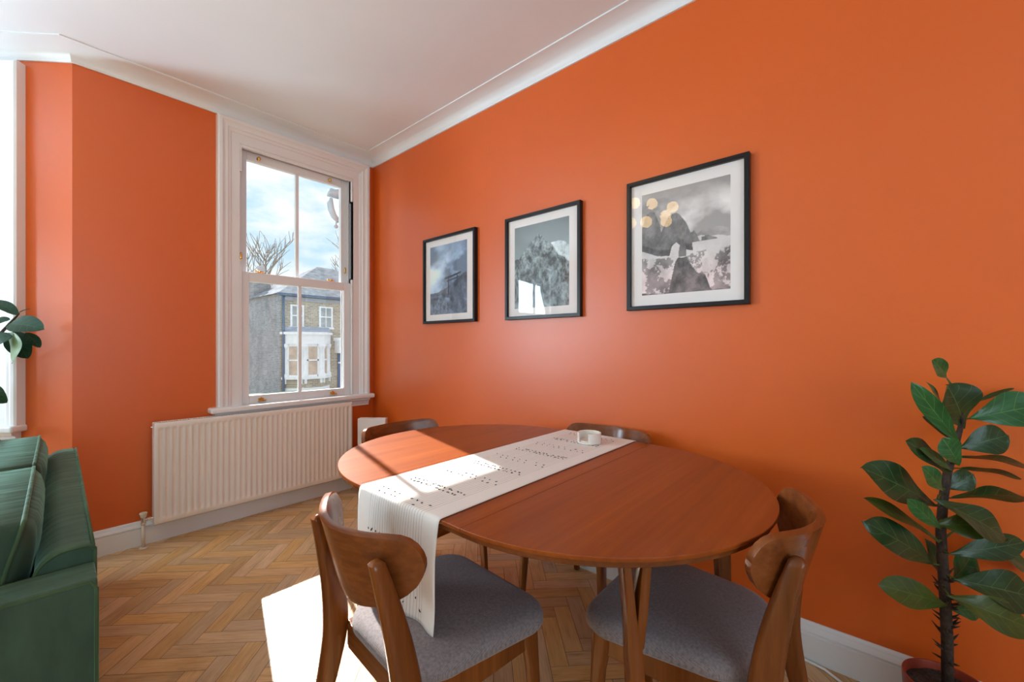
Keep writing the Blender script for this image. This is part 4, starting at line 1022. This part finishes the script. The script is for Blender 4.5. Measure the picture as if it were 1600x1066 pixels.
def rubber_plant():
    bx = Vector((-2.24, -0.03, 0))
    root = tag(empty('rubber_plant', bx), 'rubber plant by the bay window with dark glossy leaves reaching past the casing', 'plant')
    pot(root, (0, 0, 0), 0.14, 0.27, plain('dark_grey_pot', (0.06, 0.06, 0.06), 0.5))
    MAT = leaf_mat('rubber_leaf', (0.008, 0.035, 0.016), (0.014, 0.055, 0.024), (0.10, 0.18, 0.07), (0.10, 0.17, 0.05), 0.42, 0.16)
    D = 2.12
    P = lambda px, py, d=0.0: place(px, py, D + d) - bx
    br = [Vector((0, 0, 0.24)), Vector((0.01, 0.0, 0.7)), P(-40, 575, 0.05), P(0, 522), P(18, 503), P(30, 490)]
    MB().tube(br, [0.014, 0.012, 0.009, 0.007, 0.006, 0.003], 10).build('stem', BARK, root, smooth=True)
    br2 = [Vector((0.01, 0, 0.55)), Vector((-0.05, -0.05, 0.9)), Vector((-0.12, -0.02, 1.35))]
    MB().tube(br2, [0.010, 0.008, 0.004], 10).build('stem', BARK, root, smooth=True)
    toC = -FWD; U = Vector((0, 0, 1))
    T = [((27, 493), (-14, 466), 0.0, 0.02, 0.060, toC * 0.5 + U), ((26, 492), (46, 482), 0.02, 0.04, 0.040, toC * 0.4 + U), ((15, 506), (66, 512), -0.02, -0.05, 0.105, toC * 0.8 + U * 0.6),
         ((16, 500), (-16, 506), 0.02, 0.0, 0.060, toC * 0.7 + U * 0.7), ((20, 525), (-25, 540), -0.03, -0.05, 0.075, toC + U * 0.4), ((12, 520), (24, 568), -0.02, -0.06, 0.115, toC * -1 + U * 0.1 + RGT * 0.3),
         ((20, 518), (42, 560), 0.04, 0.04, 0.100, toC * 0.8 + RGT * 0.5), ((40, 520), (63, 543), 0.03, 0.05, 0.050, toC * 0.4 + RGT), ((-22, 600), (9, 630), -0.02, 0.0, 0.085, toC * 0.9 + U * 0.3)]
    for b, tp, db, dt, wd, nr in T: leaf_mesh(P(*b, db), P(*tp, dt), wd, nr, MAT, root, shape='oval', droop=0.10, fold=0.16, wave=0.02)
    for k in range(9):
        a = k * 2.4; z = 0.75 + 0.075 * k; c = Vector((-0.05 - 0.01 * k, -0.03, z)); d = Vector((-abs(math.cos(a)), 0.6 * math.sin(a), 0.15)).normalized()
        leaf_mesh(c, c + d * 0.2, 0.09, U * 0.9 + toC * 0.3, MAT, root, shape='oval')
rubber_plant()

# ------------------------------------------------------------------ chandelier of warm globes (above the sofa, caught in the picture glass)
def chandelier():
    c = Vector((-2.17, -1.50, 2.60))
    root = tag(empty('chandelier', c), 'cluster chandelier of warm glowing globes reflected in the print nearest the plant', 'ceiling light')
    m = bpy.data.materials.new('warm_globe'); m.use_nodes = True; t = m.node_tree; t.nodes.clear()
    out = N(t, 'ShaderNodeOutputMaterial'); em = N(t, 'ShaderNodeEmission'); em.inputs[0].default_value = (1.0, 0.66, 0.27, 1); em.inputs[1].default_value = 15.0; L(t, em.outputs[0], out.inputs[0])
    MB().tube([(0, 0, HC - c.z - 0.004), (0, 0, -0.05)], 0.008, 12).build('stem', M_DARK, root, smooth=True)
    MB().lathe([(0, HC - c.z - 0.001), (0.06, HC - c.z - 0.001), (0.06, HC - c.z - 0.02), (0.01, HC - c.z - 0.03)], 24).build('ceiling_rose', M_DARK, root, smooth=True)
    T = 4.3
    for px, py, k in ((994, 319, 0), (1021, 320, .1), (1053, 325, -.05), (1042, 338, .12), (1012, 348, -.1), (1043, 347, 0), (988, 350, .1)):
        d = FWD + (px - 800) / 651.75 * RGT - Vector((0, 0, (py - 538.3) / 651.75))
        tt = T + k; p = Vector((-CAM.x - d.x * tt, CAM.y + d.y * tt, CAM.z + d.z * tt)) - c
        hub = Vector((0, 0, -0.04)); e_ = (p - hub).normalized()
        arm = MB().tube([hub, p - e_ * 0.05], 0.005, 8).build('arm', M_DARK, root, smooth=True)
        g = MB(); g.lathe([(0.056 * math.sin(math.pi * q / 16), -0.056 * math.cos(math.pi * q / 16)) for q in range(17)], 24, p); g.build('globe', m, arm, smooth=True)
chandelier()

# ------------------------------------------------------------------ outside
def brick(name, c1, c2, mortar):
    m, t, b = mat_new(name); tcn = N(t, 'ShaderNodeTexCoord'); mpn = N(t, 'ShaderNodeMapping'); L(t, tcn.outputs['Object'], mpn.inputs['Vector'])
    sp = N(t, 'ShaderNodeSeparateXYZ'); L(t, mpn.outputs[0], sp.inputs[0]); ad = N(t, 'ShaderNodeMath', op='ADD'); L(t, sp.outputs[0], ad.inputs[0]); L(t, sp.outputs[1], ad.inputs[1]); cb = N(t, 'ShaderNodeCombineXYZ'); L(t, ad.outputs[0], cb.inputs[0]); L(t, sp.outputs[2], cb.inputs[1])
    br = N(t, 'ShaderNodeTexBrick'); br.inputs['Scale'].default_value = 1.0; br.inputs['Brick Width'].default_value = 0.24; br.inputs['Row Height'].default_value = 0.085; br.inputs['Mortar Size'].default_value = 0.009
    br.inputs['Color1'].default_value = (*c1, 1); br.inputs['Color2'].default_value = (*c2, 1); br.inputs['Mortar'].default_value = (*mortar, 1); br.inputs['Bias'].default_value = 0.0
    L(t, cb.outputs[0], br.inputs['Vector'])
    n = noise(t, 0.9, 5, rough=0.7); mxc = N(t, 'ShaderNodeMix'); mxc.data_type = 'RGBA'; mxc.blend_type = 'OVERLAY'; mxc.inputs[0].default_value = 0.6; L(t, br.outputs['Color'], mxc.inputs[6]); L(t, n.outputs['Fac'], mxc.inputs[7])
    L(t, mxc.outputs[2], b.inputs['Base Color']); setin(b, Roughness=0.9); return m
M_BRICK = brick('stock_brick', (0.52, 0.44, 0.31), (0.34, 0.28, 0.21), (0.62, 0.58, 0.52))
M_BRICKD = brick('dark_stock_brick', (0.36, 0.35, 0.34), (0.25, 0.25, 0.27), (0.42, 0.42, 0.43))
M_STONE = plain('pale_stone', (0.92, 0.92, 0.93), 0.7, var=0.04)
M_SLATE = plain('roof_slate', (0.30, 0.32, 0.35), 0.95, var=0.2, vscale=3, Specular_IOR_Level=0.0)
M_LEAD = plain('lead_pipe', (0.12, 0.16, 0.24), 0.5)
M_PANE = plain('curtained_glass', (0.42, 0.44, 0.44), 0.15, var=0.25, vscale=1.5)
M_BLIND = plain('peach_curtain', (0.62, 0.48, 0.38), 0.6, var=0.15, vscale=3)
def house():
    X0, Y0 = 5.74, 18.0; root = tag(empty('terraced_house', (X0, Y0, -3.4)), 'brick house with a white bay across the street, seen through the sash window', 'house')
    gz = 3.4; E_ = 3.63 + gz; W = 6.6; Dp = 7.4
    MB().box((0, 0, 0), (W, Dp, E_)).build('wall', M_BRICK, root)
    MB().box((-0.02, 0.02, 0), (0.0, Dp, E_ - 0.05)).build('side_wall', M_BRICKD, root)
    ov = 0.18
    V = [(-ov, -ov, E_), (W + ov, -ov, E_), (W + ov, Dp + ov, E_), (-ov, Dp + ov, E_), (3.3, 3.6, E_ + 2.15), (W - 2.2, 3.6, E_ + 2.15)]
    MB().add(V, [(0, 1, 5, 4), (1, 2, 5), (2, 3, 4, 5), (3, 0, 4), (0, 3, 2, 1)]).build('roof', M_SLATE, root)
    MB().box((-0.2, -0.2, E_ - 0.10), (W + 0.2, -0.12, E_ + 0.02)).build('gutter', M_LEAD, root)
    MB().box((-0.03, -0.05, E_ - 0.30), (W, 0.0, E_ - 0.12)).build('eaves_band', plain('grey_eaves', (0.40, 0.41, 0.44), 0.7), root)
    MB().tube([(0.10, -0.08, 0), (0.10, -0.08, E_ - 0.1)], 0.06, 10).build('drainpipe', M_LEAD, root, smooth=True)
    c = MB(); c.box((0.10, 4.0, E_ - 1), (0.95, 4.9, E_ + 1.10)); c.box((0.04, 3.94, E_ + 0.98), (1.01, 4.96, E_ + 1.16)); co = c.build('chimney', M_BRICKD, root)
    for k in range(1): MB().lathe([(0.16, 0), (0.20, 0.05), (0.17, 0.12), (0.15, 0.55), (0.19, 0.62), (0.12, 0.75), (0, 0.82)], 14, (0.62, 4.45, E_ + 1.16)).build('chimney_pot', plain('pale_clay', (0.5, 0.48, 0.48), 0.8), co, smooth=True)
    def win(x0, x1, z0, z1, y=-0.03, pane=M_PANE):
        f = MB(); f.box((x0 - 0.08, y, z0 - 0.10), (x1 + 0.08, y + 0.04, z0)); f.box((x0 - 0.02, y, z0), (x0 + 0.07, y + 0.05, z1)); f.box((x1 - 0.07, y, z0), (x1 + 0.02, y + 0.05, z1)); f.box((x0 + 0.07, y, z1 - 0.07), (x1 - 0.07, y + 0.05, z1)); f.box((x0 + 0.07, y, (z0 + z1) / 2 - 0.03), (x1 - 0.07, y + 0.05, (z0 + z1) / 2 + 0.03)); f.box(((x0 + x1) / 2 - 0.02, y + 0.005, z0), ((x0 + x1) / 2 + 0.02, y + 0.045, z1))
        o = f.build('window', M_STONE, root); MB().box((x0, y + 0.02, z0), (x1, y + 0.029, z1)).build('pane', pane, o)
    win(0.45, 1.05, 2.08 + gz, 3.13 + gz); win(1.83, 2.50, 2.08 + gz, 3.13 + gz); win(3.6, 4.25, 2.08 + gz, 3.13 + gz)
    # projecting canted stone bay: base, sill, brackets, columns, entablature, lead roof
    BP = [Vector((0.12, 0, 0)), Vector((0.80, -0.62, 0)), Vector((1.72, -0.62, 0)), Vector((2.36, 0, 0))]; bc = Vector((1.24, 0, 0))
    def canted(z0, z1, g=0.0):
        out = []
        for z in (z0, z1):
            out.append([Vector((p.x + (g if p.x > bc.x else -g), p.y - (g if p.y < -0.1 else 0), z)) for p in BP])
        return out
    MB().rings(canted(0, 2.50)).build('bay_base', M_STONE, root)
    MB().rings(canted(2.50, 2.92, -0.03)).build('bay_apron', M_BRICK, root)
    MB().rings(canted(2.92, 3.03, 0.10)).build('bay_sill', M_STONE, root)
    MB().rings(canted(4.62, 5.08, 0.05)).build('entablature', M_STONE, root)
    MB().rings(canted(5.08, 5.20, 0.16)).build('cornice', M_STONE, root)
    r0, r1 = canted(5.20, 5.46, 0.10); r1 = [Vector((v.x * 0.9 + 0.13, v.y * 0.25, v.z)) for v in r1]; MB().rings([r0, r1]).build('bay_roof', plain('lead_roof', (0.42, 0.46, 0.54), 0.6), root)
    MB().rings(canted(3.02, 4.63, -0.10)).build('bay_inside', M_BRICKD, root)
    for a, b_ in zip(BP, BP[1:]):
        d = (b_ - a).normalized(); nrm = Vector((d.y, -d.x, 0)); ln = (b_ - a).length
        M_ = Matrix(((d.x, -nrm.x, 0, a.x), (d.y, -nrm.y, 0, a.y), (0, 0, 1, 0), (0, 0, 0, 1)))
        for q in (0.09, ln - 0.09):
            c_ = MB(); c_.lathe([(0.13, 3.02), (0.13, 3.16), (0.09, 3.20), (0.082, 4.38), (0.11, 4.42), (0.14, 4.50), (0.14, 4.62), (0, 4.62)], 12, (q, 0.03, 0)); c_.build('column', M_STONE, root, smooth=True, M=M_)
            k_ = MB(); k_.box((q - 0.05, -0.06, 2.70), (q + 0.05, 0.04, 2.92)); k_.build('bracket', M_STONE, root, M=M_)
        f = MB(); f.box((0.20, 0.055, 3.03), (ln - 0.20, 0.075, 4.62)); f.build('bay_pane', M_BLIND, root, M=M_)
        g = MB(); g.box((0.18, 0.03, 3.80), (ln - 0.18, 0.055, 3.87)); g.box((0.17, 0.03, 3.03), (0.24, 0.056, 4.62)); g.box((ln - 0.24, 0.03, 3.03), (ln - 0.17, 0.056, 4.62)); g.box((0.18, 0.03, 4.50), (ln - 0.18, 0.056, 4.62)); g.box((0.18, 0.03, 3.03), (ln - 0.18, 0.056, 3.12)); g.build('bay_sash', M_STONE, root, M=M_)
    # porch and door at right
    p = MB(); p.box((2.62, -0.5, 4.15), (4.6, 0, 4.9)); p.box((2.55, -0.56, 4.78), (4.67, 0, 4.95)); p.build('porch_hood', M_STONE, root)
    d = MB(); d.box((2.78, -0.06, 1.2), (3.7, -0.02, 4.1)); d.build('front_door', plain('blue_door', (0.10, 0.16, 0.30), 0.4), root)
    MB().box((2.78, -0.08, 3.60), (3.7, -0.05, 3.68)).build('transom', M_STONE, root)
house()
def bare_tree(loc, h, seed, label):
    root = tag(empty('bare_tree', loc), label, 'tree', 'bare trees behind the house roof')
    rng = random.Random(seed); tr = MB(); tw = MB()
    def grow(p, d, ln, r, lv):
        n = 4; pts = [p]; q = p.copy(); dd = d.copy()
        for i in range(n):
            dd = (dd + Vector((rng.uniform(-.18, .18), rng.uniform(-.18, .18), rng.uniform(-.05, .12)))).normalized(); q = q + dd * (ln / n); pts.append(q.copy())
        (tr if lv < 2 else tw).tube(pts, [r * (1 - 0.45 * i / n) for i in range(n + 1)], 6 if lv < 2 else 4)
        if lv >= 4: return
        for k in range(4 if lv else 6):
            i = rng.randint(2, n); a = rng.uniform(0, 6.28); e_ = (dd + Vector((math.cos(a), math.sin(a), rng.uniform(.1, .6))) * 0.62).normalized(); grow(pts[i], e_, ln * rng.uniform(.5, .72), r * 0.62, lv + 1)
    grow(Vector((0, 0, 0)), Vector((0, 0, 1)), h * 0.45, 0.16, 0)
    BK = plain('grey_bark', (0.22, 0.21, 0.19), 0.9); tr.build('trunk', BK, root); tw.build('twigs', plain('twig_bark', (0.28, 0.26, 0.22), 0.9), root)
bare_tree((8.9, 31, -3.4), 15.0, 3, 'bare tree behind the left chimney of the brick house')
bare_tree((15.6, 31, -3.4), 15.5, 9, 'bare tree rising behind the roof at the right of the house')
struct(MB().box((-40, 0.8, -3.6), (50, 60, -3.4)).build('ground', plain('street_asphalt', (0.30, 0.31, 0.30), 0.9)))
hd = MB(); hd.box((2.2, 14.2, -3.4), (5.3, 15.0, -0.72)); ho = hd.build('garden_hedge', plain('hedge_green', (0.28, 0.40, 0.28), 0.9, var=0.5, vscale=12, bumps=1.0, bscale=20), bevel=0.12, seg=3); tag(ho, 'pale green hedge beside the brick house, low in the window', 'hedge')
# pale scroll bracket under the eaves just outside the window
M_WEATH = plain('weathered_stone', (0.30, 0.37, 0.42), 0.8)
def corbel():
    root = tag(empty('stone_bracket', (-0.095, 0.62, 2.50)), 'pale scroll bracket outside, at the upper right of the sash window', 'bracket')
    b = MB(); b.box((0.0, -0.03, 0.13), (0.14, 0.05, 0.19)); b.tube([(0.0, 0.01, 0.155), (0.04, 0.01, 0.175), (0.13, 0.01, 0.21)], [0.014, 0.020, 0.024], 12); b.build('bracket_top', M_WEATH, root, smooth=True)
    MB().tube([(0.020, 0.01, 0.105), (0.012, 0.01, 0.06), (0.022, 0.01, 0.0), (0.05, 0.01, -0.06), (0.10, 0.01, -0.10)], [0.014, 0.026, 0.027, 0.024, 0.020], 14, flat=(1, 1.5)).build('scroll', M_WEATH, root, smooth=True)
    MB().box((0.13, -0.05, -0.16), (0.19, 0.07, 0.24)).build('wall_plate', M_WEATH, root); MB().box((0.15, -0.51, 0.02), (0.185, -0.04, 0.16)).build('wall_arm', M_WEATH, root)
    q = MB(); q.lathe([(0.019 * math.sin(math.pi * k / 10), -0.019 * math.cos(math.pi * k / 10)) for k in range(11)], 14, (0.07, 0.01, -0.155)); q.tube([(0.07, 0.01, -0.14), (0.075, 0.01, -0.08)], 0.006, 8); q.build('drop_ball', M_WEATH, root, smooth=True)
corbel()
